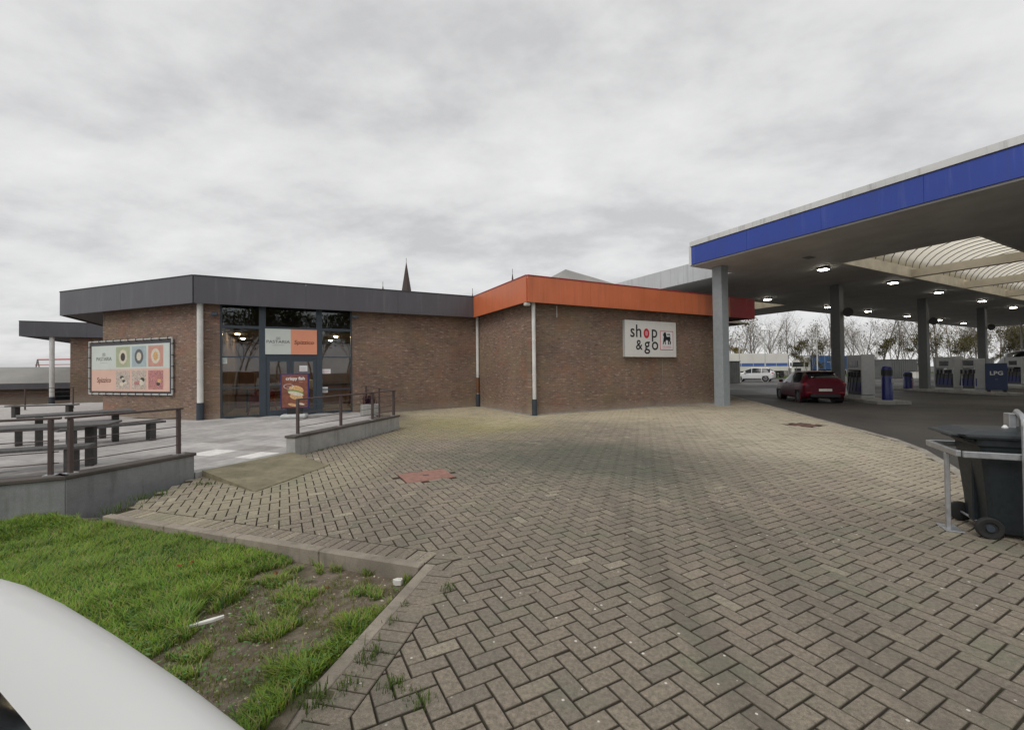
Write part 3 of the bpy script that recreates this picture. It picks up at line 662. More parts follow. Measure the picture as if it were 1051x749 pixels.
for c in tiles[:300]:
    q = random.uniform(.8, 1.12); col = (.43*q, .41*q, .395*q)
    if min(np.linalg.norm(c-w) for w in wt) < .36: col = (.72, .70, .67)
    if min(np.linalg.norm(c-w) for w in dk) < .30: col = (.30, .28, .265)
    poly = [c+tu*(a_*(ts/2-.008))+tv_*(b_*(ts/2-.008)) for a_, b_ in ((-1, -1), (1, -1), (1, 1), (-1, 1))]; cut = False
    for p_, q_, n_ in edges:
        dd_ = (q_-p_)/np.linalg.norm(q_-p_); f_ = np.dot(c-p_, dd_)
        if -.45 < f_ < np.linalg.norm(q_-p_)+.45 and min(np.dot(k_-p_, n_) for k_ in poly) < 0 and len(poly) > 2: poly = clip(poly, p_, n_); cut = True
    if len(poly) < 3: continue
    if cut:
        vs, fs = paver_mesh(poly, TZ, .004, .04); me = bpy.data.meshes.new('tile'); me.from_pydata(vs, [], fs); me.materials.append(MATS['terrace_tile']); o = bpy.data.objects.new('tile', me)
    else:
        o = bpy.data.objects.new('tile', tile_me); o.location = (c[0], c[1], TZ+random.gauss(0, .0012)); o.rotation_euler = (0, 0, R(90)-TA)
    o.color = (*col, 1); link(o, terrace)
ex = MB(); ex.c = []
for c in tiles[300:]:
    M = Matrix.Translation((c[0], c[1], TZ)) @ Matrix.Rotation(R(90)-TA, 4, 'Z'); n0 = len(ex.v); ex.box(-ts/2+.004, ts/2-.004, -ts/2+.004, ts/2-.004, -.03, 0, M)
if ex.v: e_ = obj('tile_field', ex, 'terrace_tile', terrace); e_.color = (.47, .445, .425, 1); tag(e_, kind='stuff')

def low_wall(name, label, pts, th, z0, z1, mat, slab=1.2, inward=None):
    """retaining wall in slabs with a dark coping; pts run along the outer face"""
    t = thing(name, label, 'wall', (*pts[0], z0))
    for a, b in zip(pts[:-1], pts[1:]):
        a, b = np.array(a), np.array(b); Lg = np.linalg.norm(b-a); d = (b-a)/Lg; M = M_uv(a, d); n = max(1, round(Lg/slab)); y0, y1 = (0, th) if inward > 0 else (-th, 0)
        for k in range(n):
            obj('slab', MB().bbox(Lg*k/n+.004, Lg*(k+1)/n-.004, y0, y1, z0, z1-.045, .006, M), mat, t)
            ov = .02; obj('coping_stone', MB().bbox(Lg*k/n+(.002 if k else -ov), Lg*(k+1)/n+(-.002 if k < n-1 else ov), y0-ov, y1+ov, z1-.045, z1, .006, M), 'coping', t)
    return t
low_wall('terrace_wall', 'grey concrete retaining wall with dark coping beside the lawn', [tuple(TE1), tuple(TE0), tuple(TE0-U*8.5)], .22, -.38, .40, 'terrace_concrete', 1.15, -1)
low_wall('terrace_wall', 'low pale concrete wall with dark coping right of the terrace ramp', [tuple(TW0), tuple(TW1)], .22, -.05, .40, 'terrace_concrete_pale', 1.35, 1)
# ramp
rm = MB(); a0, a1 = TE1+(TW0-TE1)*.06, TE1+(TW0-TE1)*.97; b0, b1 = G(262, 505), G(337, 478)
rm.add([(*a0, -.01), (*a1, -.01), (*b1, -.01), (*b0, -.01), (*a0, TZ+.035), (*a1, TZ+.035), (*b1, .010), (*b0, .012)], [(0, 1, 2, 3), (4, 7, 6, 5), (0, 3, 7, 4), (3, 2, 6, 7), (2, 1, 5, 6), (1, 0, 4, 5)])
tag(obj('ramp', rm, 'ramp_concrete'), 'mossy concrete ramp leading up onto the tiled terrace', 'ramp')
stp = MB().prism([tuple(TE1+np.array([.02, 0])), tuple(TW0+np.array([.02, 0])), tuple(TW0+np.array([-.22, .05])), tuple(TE1+np.array([-.22, .08]))], -.05, TZ+.02); tag(obj('threshold_slab', stp, 'terrace_concrete_pale'), kind='structure')

def railing(label, pts, posts, z0, z1, bottoms=None, wires=4, end_double=False):
    t = thing('railing', label, 'railing', (*pts[0], z0))
    for k in range(len(pts)-1):
        a, b = np.array(pts[k]), np.array(pts[k+1]); d = (b-a)/np.linalg.norm(b-a); Lg = np.linalg.norm(b-a); M = M_uv(a, d)
        obj('top_rail', MB().bbox(-.02, Lg+.02, -.03, .03, z1-.03, z1, .006, M), 'rail_brown', t)
        for w in range(wires):
            zz = z0+.1+(z1-z0-.16)*(w+.35)/wires; obj('wire', MB().tube([tuple(M @ Vector((0, 0, zz))), tuple(M @ Vector((Lg, 0, zz)))], .0065, 6), 'rail_brown', t)
        for s in posts[k]:
            p = obj('post', MB().bbox(s*Lg-.022, s*Lg+.022, -.03, .03, z0, z1-.031, .005, M), 'rail_brown', t)
            obj('foot_plate', MB().box(s*Lg-.06, s*Lg+.06, -.06, .06, z0, z0+.012, M), 'galv', p)
ins = -.11
i0, i1 = TE1-np.array([.10, -.02])-((TE1-TE0)/np.linalg.norm(TE1-TE0))*.12, TE0+np.array([-.08, .10])
railing('brown steel cable railing on the coping beside the lawn', [tuple(i1), tuple(i0)], [(.02, .97)], .40, 1.13)
i2 = i1-U*.08; railing('brown steel cable railing leaving the left edge of the view', [tuple(i2), tuple(i2-U*7.5)], [(.01, .27, .55, .8)], .40, 1.13)
j0 = TW0+(TW1-TW0)*.05+np.array([-.11, .03]); j1 = TW1+np.array([-.11, -.06])
railing('brown steel cable railing on the pale wall by the entrance', [tuple(j0), tuple(j1)], [(0, .36, .70, .975)], .40, 1.13)
k1 = TB-V*.5; jj = j1+np.array([-.05, .15])
railing('brown steel railing running back from the wall corner to the shop front', [tuple(jj), tuple(k1)], [(.02, .45, .97)], TZ, 1.13)
# concrete planter with purple plant
pc = G(380, 427, TZ)+np.array([-.1, .3]); t = thing('planter', 'pale concrete planter block with a dark purple plant by the entrance', 'planter', (*pc, TZ))
obj('trough', MB().bbox(-.32, .32, -.2, .2, TZ, TZ+.42, .02, M_uv(pc, U)), 'terrace_concrete_pale', t)
GV, GF, GC = [], [], []
for _ in range(160): blade(pc[0]+random.gauss(0, .1), pc[1]+random.gauss(0, .08), TZ+.4, random.uniform(.15, .5), .012, random.uniform(.02, .25), random.random()*6.28, (.07, .03, .045))
fb = MB(); fb.v, fb.f, fb.c = GV, GF, GC; obj('foliage', fb, 'leaf', t)

def picnic_table(label, x, y, ang):
    d = np.array([math.sin(ang), math.cos(ang)]); t = thing('picnic_table', label, 'table', (x, y, TZ), group='dark picnic tables on the terrace'); M = M_uv((x, y), d, TZ)
    for k in range(5): obj('table_plank', MB().bbox(-.95, .95, -.375+k*.15+.004, -.375+(k+1)*.15-.004, .71, .75, .006, M), 'grey_wood', t)
    for s in (-1, 1): obj('table_leg', MB().bbox(s*.62-.06, s*.62+.06, -.09, .09, 0, .709, .01, M), 'black_wood', t)
def bench(label, x, y, ang, ln=1.9):
    d = np.array([math.sin(ang), math.cos(ang)]); t = thing('bench', label, 'bench', (x, y, TZ), group='dark benches on the terrace'); M = M_uv((x, y), d, TZ)
    for k in range(2): obj('seat_plank', MB().bbox(-ln/2, ln/2, -.16+k*.16+.004, -.16+(k+1)*.16-.004, .41, .46, .006, M), 'grey_wood', t)
    for s in (-1, 1): obj('leg', MB().bbox(s*(ln/2-.25)-.06, s*(ln/2-.25)+.06, -.13, .13, 0, .409, .01, M), 'black_wood', t)
picnic_table('dark wooden table nearest the terrace railing', -8.05, 7.35, R(62)); bench('dark wooden bench in front of the nearest table', -7.75, 6.75, R(62), 1.7)
picnic_table('dark wooden table in the middle of the terrace', -10.0, 9.9, R(40)); bench('dark wooden bench right of the middle table', -9.2, 9.9, R(30), 1.9); bench('dark wooden bench left of the middle table', -10.9, 10.4, R(40))
bench('dark wooden bench close under the left side wall', -18.6, 17.0, R(75), 2.2)
railing('dark railing at the far left end of the terrace', [(-21.5, 21.0), (-26.5, 18.5)], [(0, .3, .6, .95)], TZ, 1.1)

# ================================================================== SHOP BUILDING
ZE, ZT, OV = 4.10, 5.04, .32
for nm, d in (('brick_front', U), ('brick_side', V), ('brick_chamfer', W)): mat_brick(nm, d)
bld = thing('shop_building', 'low brown brick shop with dark grey and orange roof fascia', 'building', (*C, 0))
WE = D+W*5.6
wallM = lambda o, d: M_uv(o, d)
# glazing extents on the front wall
sg0, sg1 = hit(226, 430, D, U)[0], hit(362, 420, D, U)[0]
def wall(o, d, s0, s1, z0, z1, mat, th=.3, name='wall'): return obj(name, MB().box(s0, s1, 0, th, z0, z1, wallM(o, d)), mat, bld)
wall(C, U, 0, 10.52, -.05, ZE+.2, 'brick_front'); wall(L, U, -(10.6-sg1), -.0, -.05, ZE+.2, 'brick_front'); wall(D, U, 0, sg0, -.05, ZE+.2, 'brick_front')
obj('wall', MB().box(.302, 4.84, -.3, 0, -.05, ZE+.2, Matrix(((V[0], -U[0], 0, C[0]), (V[1], -U[1], 0, C[1]), (0, 0, 1, 0), (0, 0, 0, 1)))), 'brick_side', bld)
obj('wall', MB().prism([tuple(D), tuple(WE), tuple(WE-np.array([W[1], -W[0]])*-.3), tuple(D+np.array([W[1], -W[0]])*.3)], -.05, ZE+.2), 'brick_chamfer', bld)
obj('wall', MB().box(.302, 17, 0, .3, -.05, ZE+.2, Matrix(((V[0], -U[0], 0, WR[0]), (V[1], -U[1], 0, WR[1]), (0, 0, 1, 0), (0, 0, 0, 1)))), 'brick_side', bld)
# returning wing on the far left
VW0 = np.array([-30.2, 29.3]); wl = 14.0
obj('wall', MB().box(0, wl, 0, .3, -.42, ZE+.2, wallM(VW0, U)), 'brick_front', bld)
wv = float(np.dot(WE-VW0, U))
obj('wall', MB().prism([tuple(WE+V*.3), tuple(WE+V*.3+U*.3), tuple(VW0+U*(wv+.3)-V*.004), tuple(VW0+U*wv-V*.004)], -.42, ZE+.2), 'brick_side', bld)
obj('wall', MB().box(.302, 10, 0, .3, -.42, ZE+.2, Matrix(((V[0], U[0], 0, VW0[0]), (V[1], U[1], 0, VW0[1]), (0, 0, 1, 0), (0, 0, 0, 1)))), 'brick_side', bld)
# plinth strip at the wall foot
obj('plinth', MB().box(0, 10.5, -.09, -.002, -.02, .035, wallM(C, U)), 'plinth', bld)
obj('plinth', MB().box(-4.4, 0, -.09, -.002, -.02, .03, Matrix(((-V[0], U[0], 0, C[0]), (-V[1], U[1], 0, C[1]), (0, 0, 1, 0), (0, 0, 0, 1)))), 'plinth', bld)
# movement joints in the brickwork
for o_, d_, px in ((C, U, 680), ):
    s = hit(px, 380, o_, d_)[0]; obj('movement_joint', MB().box(s-.008, s+.008, -.003, .05, 0, ZE, wallM(o_, d_)), 'plinth', bld)
# roof slab
def isect(p, d, q, e):
    A = np.array([[d[0], -e[0]], [d[1], -e[1]]]); k = np.linalg.solve(A, q-p); return p+d*k[0]
nW = np.array([W[1], -W[0]]); nW = nW if np.dot(nW, -D) > 0 else -nW       # outwards of chamfer wall
DC = isect(D-V*OV, U, D+nW*OV, W)
fo_C = C-U*OV-V*OV; fo_J = L-U*OV-V*OV; fo_R = C+U*12.8-V*OV; fo_L = DC+W*7.85
roofp = [tuple(fo_C), tuple(fo_R), tuple(fo_R+V*18), tuple(fo_J+V*14), tuple(fo_L+V*5), tuple(fo_L), tuple(DC), tuple(fo_J)]
obj('roof', MB().prism(roofp, ZE+.21, ZT-.08), 'roof_membrane', bld)
obj('eave_soffit', MB().prism(roofp, ZE+.06, ZE+.20), 'under_eave', bld)
def fascia(p, q, mat, nrm, step=3.2, z0=ZE, z1=ZT, cap='trim_dark'):
    p, q = np.array(p), np.array(q); Lg = np.linalg.norm(q-p); d = (q-p)/Lg; n = max(1, round(Lg/step)); M = M_uv(p, d); sgn = 1 if np.dot(np.array([-d[1], d[0]]), nrm) > 0 else -1
    for k in range(n):
        y0, y1 = (.002, .05) if sgn > 0 else (-.05, -.002)
        f = obj('fascia_panel', MB().box(Lg*k/n+.003, Lg*(k+1)/n-.003, y0, y1, z0, z1, M), mat, bld)
    y0, y1 = (-.05, .065) if sgn > 0 else (-.065, .05)
    obj('roof_edge_trim', MB().box(0, Lg, y0, y1, z1+.001, z1+.035, M), cap, bld)
fo_M = C+U*10.9-V*OV; fascia(fo_C, fo_M, 'fascia_orange', -V, cap='fascia_red'); fascia(fo_M, fo_R, 'fascia_red', -V, cap='fascia_red'); fascia(fo_J, fo_C, 'fascia_orange', -U, cap='fascia_red'); fascia(DC, fo_J, 'fascia_dark', -V); fascia(fo_L, DC, 'fascia_dark', nW)  # end panel red: reddish light on the orange put into the cladding colour
fascia(fo_R, fo_R+V*18, 'fascia_red', U, cap='fascia_red'); fascia(fo_L+V*5, fo_L, 'fascia_dark', -U)
# left wing fascia and roof
w0, w1 = VW0-U*2.3-V*OV, VW0+U*wl-V*OV
wz = 4.28
obj('roof', MB().prism([tuple(w0), tuple(w1), tuple(w1+V*9), tuple(w0+V*9)], wz+.15, wz+.86), 'roof_membrane', bld)
obj('eave_soffit', MB().prism([tuple(w0), tuple(w1), tuple(w1+V*9), tuple(w0+V*9)], wz+.06, wz+.14), 'under_eave', bld)
fascia(w0, w1, 'fascia_dark', -V, z0=wz, z1=wz+.98); fascia(w0+V*9, w0, 'fascia_dark', -U, z0=wz, z1=wz+.98)
# pyramid roof rising behind the orange fascia
hc = np.array([.1280*31, 31.0]); hz = 8.95
pts = [hc+U*a+V*b for a, b in ((-6.2, -5.5), (13, -5.5), (13, 7), (-6.2, 7))]
obj('pyramid_roof', MB().add([(*p, ZT-.1) for p in pts]+[(*hc, hz)], [(0, 1, 4), (1, 2, 4), (2, 3, 4), (3, 0, 4)]), 'roof_sheet', bld)
obj('roof_vent', MB().bbox(-.9, .9, -.9, .9, ZT-.09, 6.9, .05, M_uv(np.array([-7.6, 39.]), U)), 'roof_sheet', bld)

# downpipes
def downpipe(px, o, d, z0, out=.10, stain=False, r=.062, ztop=ZE+.05, s=None):
    s = hit(px, 380, o, d)[0] if s is None else s; M = M_uv(o, d); p = lambda z, k=out: tuple(M @ Vector((s, -k, z)))
    q = obj('downpipe', MB().tube([p(.42 + z0), p(ztop)], r, 14), 'white_pvc', bld, smooth='auto')
    obj('boot', MB().tube([p(z0-.02), p(.60+z0)], r+.022, 14), 'boot_dark', q, smooth='auto')
    for z in (1.5, 2.75): obj('bracket', MB().lathe([(r+.008, -.02), (r+.008, .02)], 14, Matrix.Translation(p(z))), 'white_pvc', q)
    if stain: obj('rust_patch', MB().tube([p(.62+z0), p(1.35)], r+.002, 14), 'rust_stain', q, smooth='auto')
downpipe(195, D, U, TZ, r=.095, out=.115, s=.0); downpipe(546.5, C-V*0, U, 0, out=.12, r=.07); downpipe(489.5, L, U, 0, stain=True, r=.07); downpipe(54, VW0, U, -.35, r=.13, ztop=wz+.05)
# flood lights
def floodlight(px, py, o, d, mat='pole'):
    s, z = hit(px, py, o, d); M = M_uv(o, d)
    obj('floodlight', MB().bbox(s-.1, s+.1, -.3, -.12, z-.06, z+.06, .02, M).tube([tuple(M @ Vector((s, -.13, z))), tuple(M @ Vector((s, .01, z+.02)))], .02, 6), mat, bld)
floodlight(538, 313, C, U); floodlight(221, 323, D, U, 'frame_slate'); floodlight(364, 326, D, U, 'frame_slate')
s_, z_ = hit(571, 320, C, U); obj('overflow_pipe', MB().tube([tuple(M_uv(C, U) @ Vector((s_, -.03, z_-.22))), tuple(M_uv(C, U) @ Vector((s_, -.03, z_+.22)))], .018, 6), 'white_pvc', bld)

# ---------------- glazed entrance
MF = M_uv(D, U)
zf = TZ; zbt = 3.36; zdr = 2.30; ztp = ZE+.18
m1a, m1b = hit(266, 400, D, U)[0], hit(273, 400, D, U)[0]; m2a, m2b = hit(325, 400, D, U)[0], hit(331, 400, D, U)[0]; mc = hit(298, 400, D, U)[0]
fr = obj('entrance_frame', MB().box(sg0, sg0+.06, .02, .14, zf, ztp, MF).box(m1a, m1b, .019, .15, zf, ztp, MF).box(m2a, m2b, .019, .15, zf, ztp, MF).box(sg1-.06, sg1, .02, .14, zf, ztp, MF)
         .box(sg0+.061, m1a-.001, .03, .13, zf, zf+.07, MF).box(m2b+.001, sg1-.061, .03, .13, zf, zf+.07, MF), 'frame_slate', bld)
def bar(a, b, z, h=.07, y0=.03, y1=.13): return obj('transom', MB().box(a+.001, b-.001, y0, y1, z-h/2, z+h/2, MF), 'frame_slate', bld)
for a, b in ((sg0+.06, m1a), (m1b, m2a), (m2b, sg1-.06)): bar(a, b, zbt, .10)
bar(m1b, m2a, zdr, .16)
bar(sg0+.06, m1a, 2.27, .05); bar(sg0+.06, m1a, 1.14, .05); bar(m2b, sg1-.06, 1.0, .04); bar(m2b, sg1-.06, 2.27, .04)
def pane(a, b, z0, z1, name='pane'): return obj(name, MB().box(a+.004, b-.004, .075, .085, z0, z1, MF), 'window_glass', bld)
for a, b in ((sg0+.06, m1a), (m1b, m2a), (m2b, sg1-.06)): pane(a, b, zbt+.052, ztp)
pane(sg0+.06, m1a, 2.297, zbt-.052); pane(sg0+.06, m1a, 1.167, 2.243); pane(sg0+.06, m1a, zf+.072, 1.113)
pane(m1b, m2a, zdr+.082, zbt-.052); pane(m2b, sg1-.06, 2.292, zbt-.052); pane(m2b, sg1-.06, 1.022, 2.248); pane(m2b, sg1-.06, zf+.072, .978)
for a, b in ((m1b+.004, mc-.004), (mc+.004, m2a-.004)):
    dr = obj('door', MB().box(a, a+.12, .04, .11, zf+.01, zdr-.085, MF).box(b-.12, b, .04, .11, zf+.01, zdr-.085, MF).box(a+.1201, b-.1201, .041, .109, zf+.01, zf+.20, MF).box(a+.1201, b-.1201, .041, .109, zdr-.2, zdr-.086, MF), 'frame_slate', bld)
    obj('door_glass', MB().box(a+.121, b-.121, .07, .08, zf+.201, zdr-.201, MF), 'window_glass', dr)
    hx = b-.06 if a < mc-.5 else a+.06
    obj('handle', MB().tube([tuple(MF @ Vector((hx, -.02, .8))), tuple(MF @ Vector((hx, -.02, 1.5)))], .015, 8), 'galv', dr)
# room behind the glass
rm_ = [tuple(D+V*.32+U*.45), tuple(D+V*.32+U*9.5), tuple(D+V*7.5+U*9.5), tuple(D+V*7.5+U*.45)]
obj('interior_floor', MB().prism(rm_, -.1, zf-.004), 'inside_floor', bld); obj('interior_ceiling', MB().prism(rm_, 3.3, 3.4), 'inside_ceil', bld)
obj('interior_wall', MB().box(.45, 9.5, 7.5, 7.6, zf, 3.3, MF).box(.46, .55, .32, 7.499, zf, 3.3, MF).box(9.5, 9.6, .32, 7.5, zf, 3.3, MF), 'inside_wall', bld)
for k in range(7):
    for j in range(2):
        q = MF @ Vector((.9+k*1.25, 2.4+j*2.6, 3.28)); obj('ceiling_lamp', MB().lathe([(.09, 0), (.075, -.02)], 12, Matrix.Translation(q)), 'room_lamp', bld)
def room_thing(name, label, cat, s, y, z=TZ): return thing(name, label, cat, tuple(MF @ Vector((s, y, z))))
t = room_thing('menu_board', 'orange menu stand inside the glass left of the doors', 'menu stand', 1.25, 2.2); obj('panel', MB().bbox(1.0, 1.5, 2.15, 2.25, 1.0, 1.75, .01, MF), 'orange_panel', t); obj('leg', MB().box(1.21, 1.29, 2.17, 2.23, TZ, .999, MF), 'frame_slate', t)
t = room_thing('counter', 'dark wooden serving counter deep inside the shop', 'counter', 3, 5.5); obj('body', MB().bbox(.6, 6.5, 5.2, 5.9, TZ, 1.05, .02, MF), 'wood_warm', t); obj('worktop', MB().bbox(.5, 6.6, 5.1, 6.0, 1.051, 1.1, .01, MF), 'boot_dark', t)
t = room_thing('food_display', 'pale lit food display behind the left door', 'display', 3.3, 3.4); obj('case', MB().bbox(2.6, 4.2, 3.1, 3.7, TZ, .95, .03, MF), 'wood_warm', t); obj('glass_top', MB().bbox(2.65, 4.15, 3.15, 3.65, .951, 1.35, .03, MF), 'food_cream', t)
def chair_in(s, y, lab):
    t = room_thing('high_chair', lab, 'chair', s, y)
    obj('seat', MB().bbox(s-.2, s+.2, y-.2, y+.2, .48, .56, .02, MF), 'chair_red', t); obj('backrest', MB().bbox(s-.18, s+.18, y+.16, y+.2, .562, .95, .015, MF), 'chair_red', t)
    for a in (-1, 1):
        for b in (-1, 1): obj('leg', MB().tube([tuple(MF @ Vector((s+a*.26, y+b*.24, TZ))), tuple(MF @ Vector((s+a*.16, y+b*.15, .481)))], .022, 6), 'chair_red', t)
chair_in(1.6, .8, 'red plastic high chair standing just inside the left pane')
chair_in(2.05, 2.2, 'red chair farther back inside the left pane')
# signs on the glass
def face_box(t, name, s0, s1, z0, z1, mat, o, d, out0, out1): return obj(name, MB().box(s0, s1, -out1, -out0, z0, z1, M_uv(o, d)), mat, t)
s0, s1 = m1b-.02, m2a+.02; zs0, zs1 = zdr+.07, zbt-.03; sm = hit(298.5, 350, D, U)[0]
t = thing('entrance_sign', 'mint and salmon lettered sign panel above the glass doors', 'sign', tuple(MF @ Vector((sm, -.02, zs0))))
face_box(t, 'mint_panel', s0, sm, zs0, zs1, 'mint', D, U, -.02, .012); face_box(t, 'salmon_panel', sm+.001, s1, zs0, zs1, 'salmon', D, U, -.02, .012)
def wall_text(t, txt, s, z, size, mat, o, d, out, sx=1, bold=0, shear=0): return text_mesh('lettering', txt, size, mat, M_face(o-np.array([-d[1], d[0]])*out+d*s, d, z), t, .002, sx=sx, bold=bold, shear=shear)
wall_text(t, 'PASTARIA', (s0+sm)/2, (zs0+zs1)/2-.01, .155, 'ink_grey', D, U, .016, 1.15); wall_text(t, '-'*22, (s0+sm)/2, (zs0+zs1)/2-.13, .045, 'ink_grey', D, U, .016, 1.2)
wall_text(t, 'Spizzico', (sm+s1)/2, (zs0+zs1)/2-.02, .215, 'ink_brown', D, U, .016, 1.0, .002, .12)
def emblem(t, s, z, r, mat, o, d, out):
    M = M_face(o-np.array([-d[1], d[0]])*out+d*s, d, z); mb = MB()
    for sx in (-.6, .6): mb.lathe([(r*.55, 0), (r*.55, .003), (r*.42, .003), (r*.42, 0)], 14, M @ Matrix.Translation((sx*r, 0, 0)), closed=True)
    mb.box(-r*1.3, r*1.3, -r*.9, -r*.75, 0, .003, M); obj('emblem', mb, mat, t)
emblem(t, (s0+sm)/2, (zs0+zs1)/2+.14, .06, 'ink_grey', D, U, .014)
def sticker(px, py, w, h, lab, mat='pale_white', band=None):
    s, z = hit(px, py, D, U); t = thing('window_notice', lab, 'notice', tuple(MF @ Vector((s, .03, z)))); face_box(t, 'sheet', s-w/2, s+w/2, z-h/2, z+h/2, mat, D, U, -.074, -.068)
    for k in range(2): face_box(t, 'text_line', s-w*.38, s+w*.3, z-h*.3+k*h*.3, z-h*.22+k*h*.3, band or 'pink_ink', D, U, -.068, -.066)
sticker(311.5, 378, .28, .22, 'white paper notice on the right door glass', 'pale_white', 'pink_ink'); sticker(335, 381, .32, .18, 'white notice with pink lines on the right pane'); sticker(333.5, 400, .22, .22, 'white pictogram sticker low on the right pane', 'pale_white', 'black_ink'); sticker(230, 370, .17, .22, 'pale notice taped in the left pane', 'mint', 'ink_grey')

# banner on the chamfer wall (wall runs from WE to D when seen from outside)
dW = -W; MBn = M_uv(WE, dW)
def hs(px, py): s, z = hit(px, py, WE, dW); return s, z
(bx0, bz1), (bx1, _), (_, bz0) = hs(94, 349), hs(179, 343.5), hs(94, 406)
bz0, bz1 = .93, 2.98
t = thing('restaurant_banner', 'framed mint and salmon food banner laced to the brick wall', 'banner', tuple(MBn @ Vector(((bx0+bx1)/2, -.05, bz0))))
fr = MB()
for a, b in (((bx0, bz0), (bx1, bz0)), ((bx1, bz0), (bx1, bz1)), ((bx1, bz1), (bx0, bz1)), ((bx0, bz1), (bx0, bz0))): fr.tube([tuple(MBn @ Vector((a[0], -.07, a[1]))), tuple(MBn @ Vector((b[0], -.07, b[1])))], .03, 8)
obj('tube_frame', fr, 'galv_paint', t)
ix0, ix1, iz0, iz1 = bx0+.14, bx1-.16, bz0+.11, bz1-.17; izm = iz0+(iz1-iz0)*.48
fb = lambda nm, a, b, c, e, m, o1=.062: obj(nm, MB().box(a, b, -o1, -.05, c, e, MBn), m, t)
fb('backing', bx0+.06, bx1-.05, bz0+.05, bz1-.06, 'trim_dark', .054); fb('upper_print', ix0, ix1, izm, iz1, 'mint'); fb('lower_print', ix0, ix1, iz0, izm-.001, 'salmon_pale')
Wd = ix1-ix0; colx = [ix0+Wd*k for k in (.335, .54, .745)]; pw = Wd*.18
for k, (bm, fm) in enumerate((('tile_green', 'food_dark'), ('tile_bluegrey', 'food_cream'), ('tile_coral', 'burger'))):
    a = colx[k]; q = obj('food_picture', MB().box(a, a+pw, -.064, -.05, izm+.07, iz1-.07, MBn), bm, t)
    M = M_face(WE+dW*(a+pw/2)+np.array([dW[1], -dW[0]])*.064, dW, (izm+iz1)/2); obj('plate', MB().lathe([(.25, 0), (.25, .003)], 20, M @ Matrix.Diagonal((1, 1.12, 1, 1))), 'food_cream' if k != 1 else 'ink_grey', q)
    obj('dish', MB().lathe([(.15, .003), (.13, .006)], 9, M @ Matrix.Diagonal((.95, 1.1, 1, 1))), fm, q)
for k, bm in enumerate(('photo_mix', 'photo_mix', 'photo_red')):
    a = colx[k]; q = obj('food_picture', MB().box(a, a+pw, -.064, -.05, iz0+.08, izm-.07, MBn), bm, t)
    for r in range(5):
        ca, cz = a+pw*random.uniform(.25, .75), iz0+.08+(izm-iz0-.15)*random.uniform(.22, .78); M = M_face(WE+dW*ca+np.array([dW[1], -dW[0]])*(.064+.001*r), dW, cz)
        obj('dish', MB().lathe([(.07+.05*random.random(), 0), (.05, .002)], 7, M @ Matrix.Diagonal((1.2, .7, 1, 1))), random.choice(('food_cream', 'burger', 'photo_red', 'food_dark')), q)
wall_text(t, 'PASTARIA', ix0+Wd*.17, (izm+iz1)/2-.06, .2, 'ink_grey', WE, dW, .064, 1.1); wall_text(t, '-'*22, ix0+Wd*.17, (izm+iz1)/2-.2, .055, 'ink_grey', WE, dW, .064, 1.2); emblem(t, ix0+Wd*.17, (izm+iz1)/2+.14, .08, 'ink_grey', WE, dW, .063)
wall_text(t, 'Spizzico', ix0+Wd*.17, (iz0+izm)/2, .28, 'ink_brown', WE, dW, .064, 1.0, .002, .12)
for k in range(11):
    a = bx0+(bx1-bx0)*(k+.5)/11
    for z in (bz0, bz1): obj('lace', MB().box(a-.012, a+.012, -.105, -.04, z-.05, z+.05, MBn), 'black_ink', t)
for k in range(5):
    z = bz0+(bz1-bz0)*(k+.5)/5
    for a in (bx0, bx1): obj('lace', MB().box(a-.05, a+.05, -.105, -.04, z-.012, z+.012, MBn), 'black_ink', t)

# shop sign
(sa, za1), (sb, _), (_, za0) = hit(639, 328, C, U), hit(691, 332, C, U), hit(639, 367, C, U); za0 = 2.17; za1 = 3.70
t = thing('shop_sign', 'white illuminated box sign reading shop and go on the brick wall', 'sign', tuple(M_uv(C, U) @ Vector(((sa+sb)/2, -.07, za0))))
face_box(t, 'box', sa, sb, za0, za1, 'sign_white', C, U, .003, .14); w_, h_ = sb-sa, za1-za0
face_box(t, 'return_edge', sa-.012, sa-.001, za0, za1, 'pump_grey', C, U, .003, .13)
def st(txt, fx, fz, size, mat='black_ink', sx=1, bold=0): wall_text(t, txt, sa+w_*fx, za0+h_*fz, size, mat, C, U, .145, sx, bold)
for ch_, fx, fz, sz in (('s', .135, .545, .76), ('h', .25, .545, .76), ('p', .555, .545, .76), ('&', .255, .20, .60), ('g', .41, .20, .76), ('o', .565, .20, .76)):
    text_mesh('lettering', ch_, sz, 'black_ink', M_face(C+V*-.145+U*(sa+w_*fx), U, za0+h_*fz), t, .002, align_y='BOTTOM_BASELINE', bold=.004)
Mo = M_face(C+U*(sa+w_*.40)-V*.142, U, za0+h_*.655)
obj('letter_o', MB().lathe([(.19, 0), (.19, .006), (.10, .006), (.10, 0)], 24, Mo @ Matrix.Diagonal((.86, 1.1, 1, 1)), closed=True), 'red_ink', t); obj('letter_o_centre', MB().lathe([(.099, 0), (.099, .003)], 20, Mo @ Matrix.Diagonal((.86, 1.1, 1, 1))), 'pink_ink', t)
lx0, lx1, lz0, lz1 = sa+w_*.67, sa+w_*.935, za0+h_*.20, za0+h_*.74
face_box(t, 'logo_border', lx0, lx1, lz0, lz1, 'red_ink', C, U, .1401, .146); face_box(t, 'logo_panel', lx0+.025, lx1-.025, lz0+.025, lz1-.025, 'pale_white', C, U, .1461, .149)
wall_text(t, 'DELHAIZE', (lx0+lx1)/2, lz0+.13, .13, 'pink_ink', C, U, .151, .92)
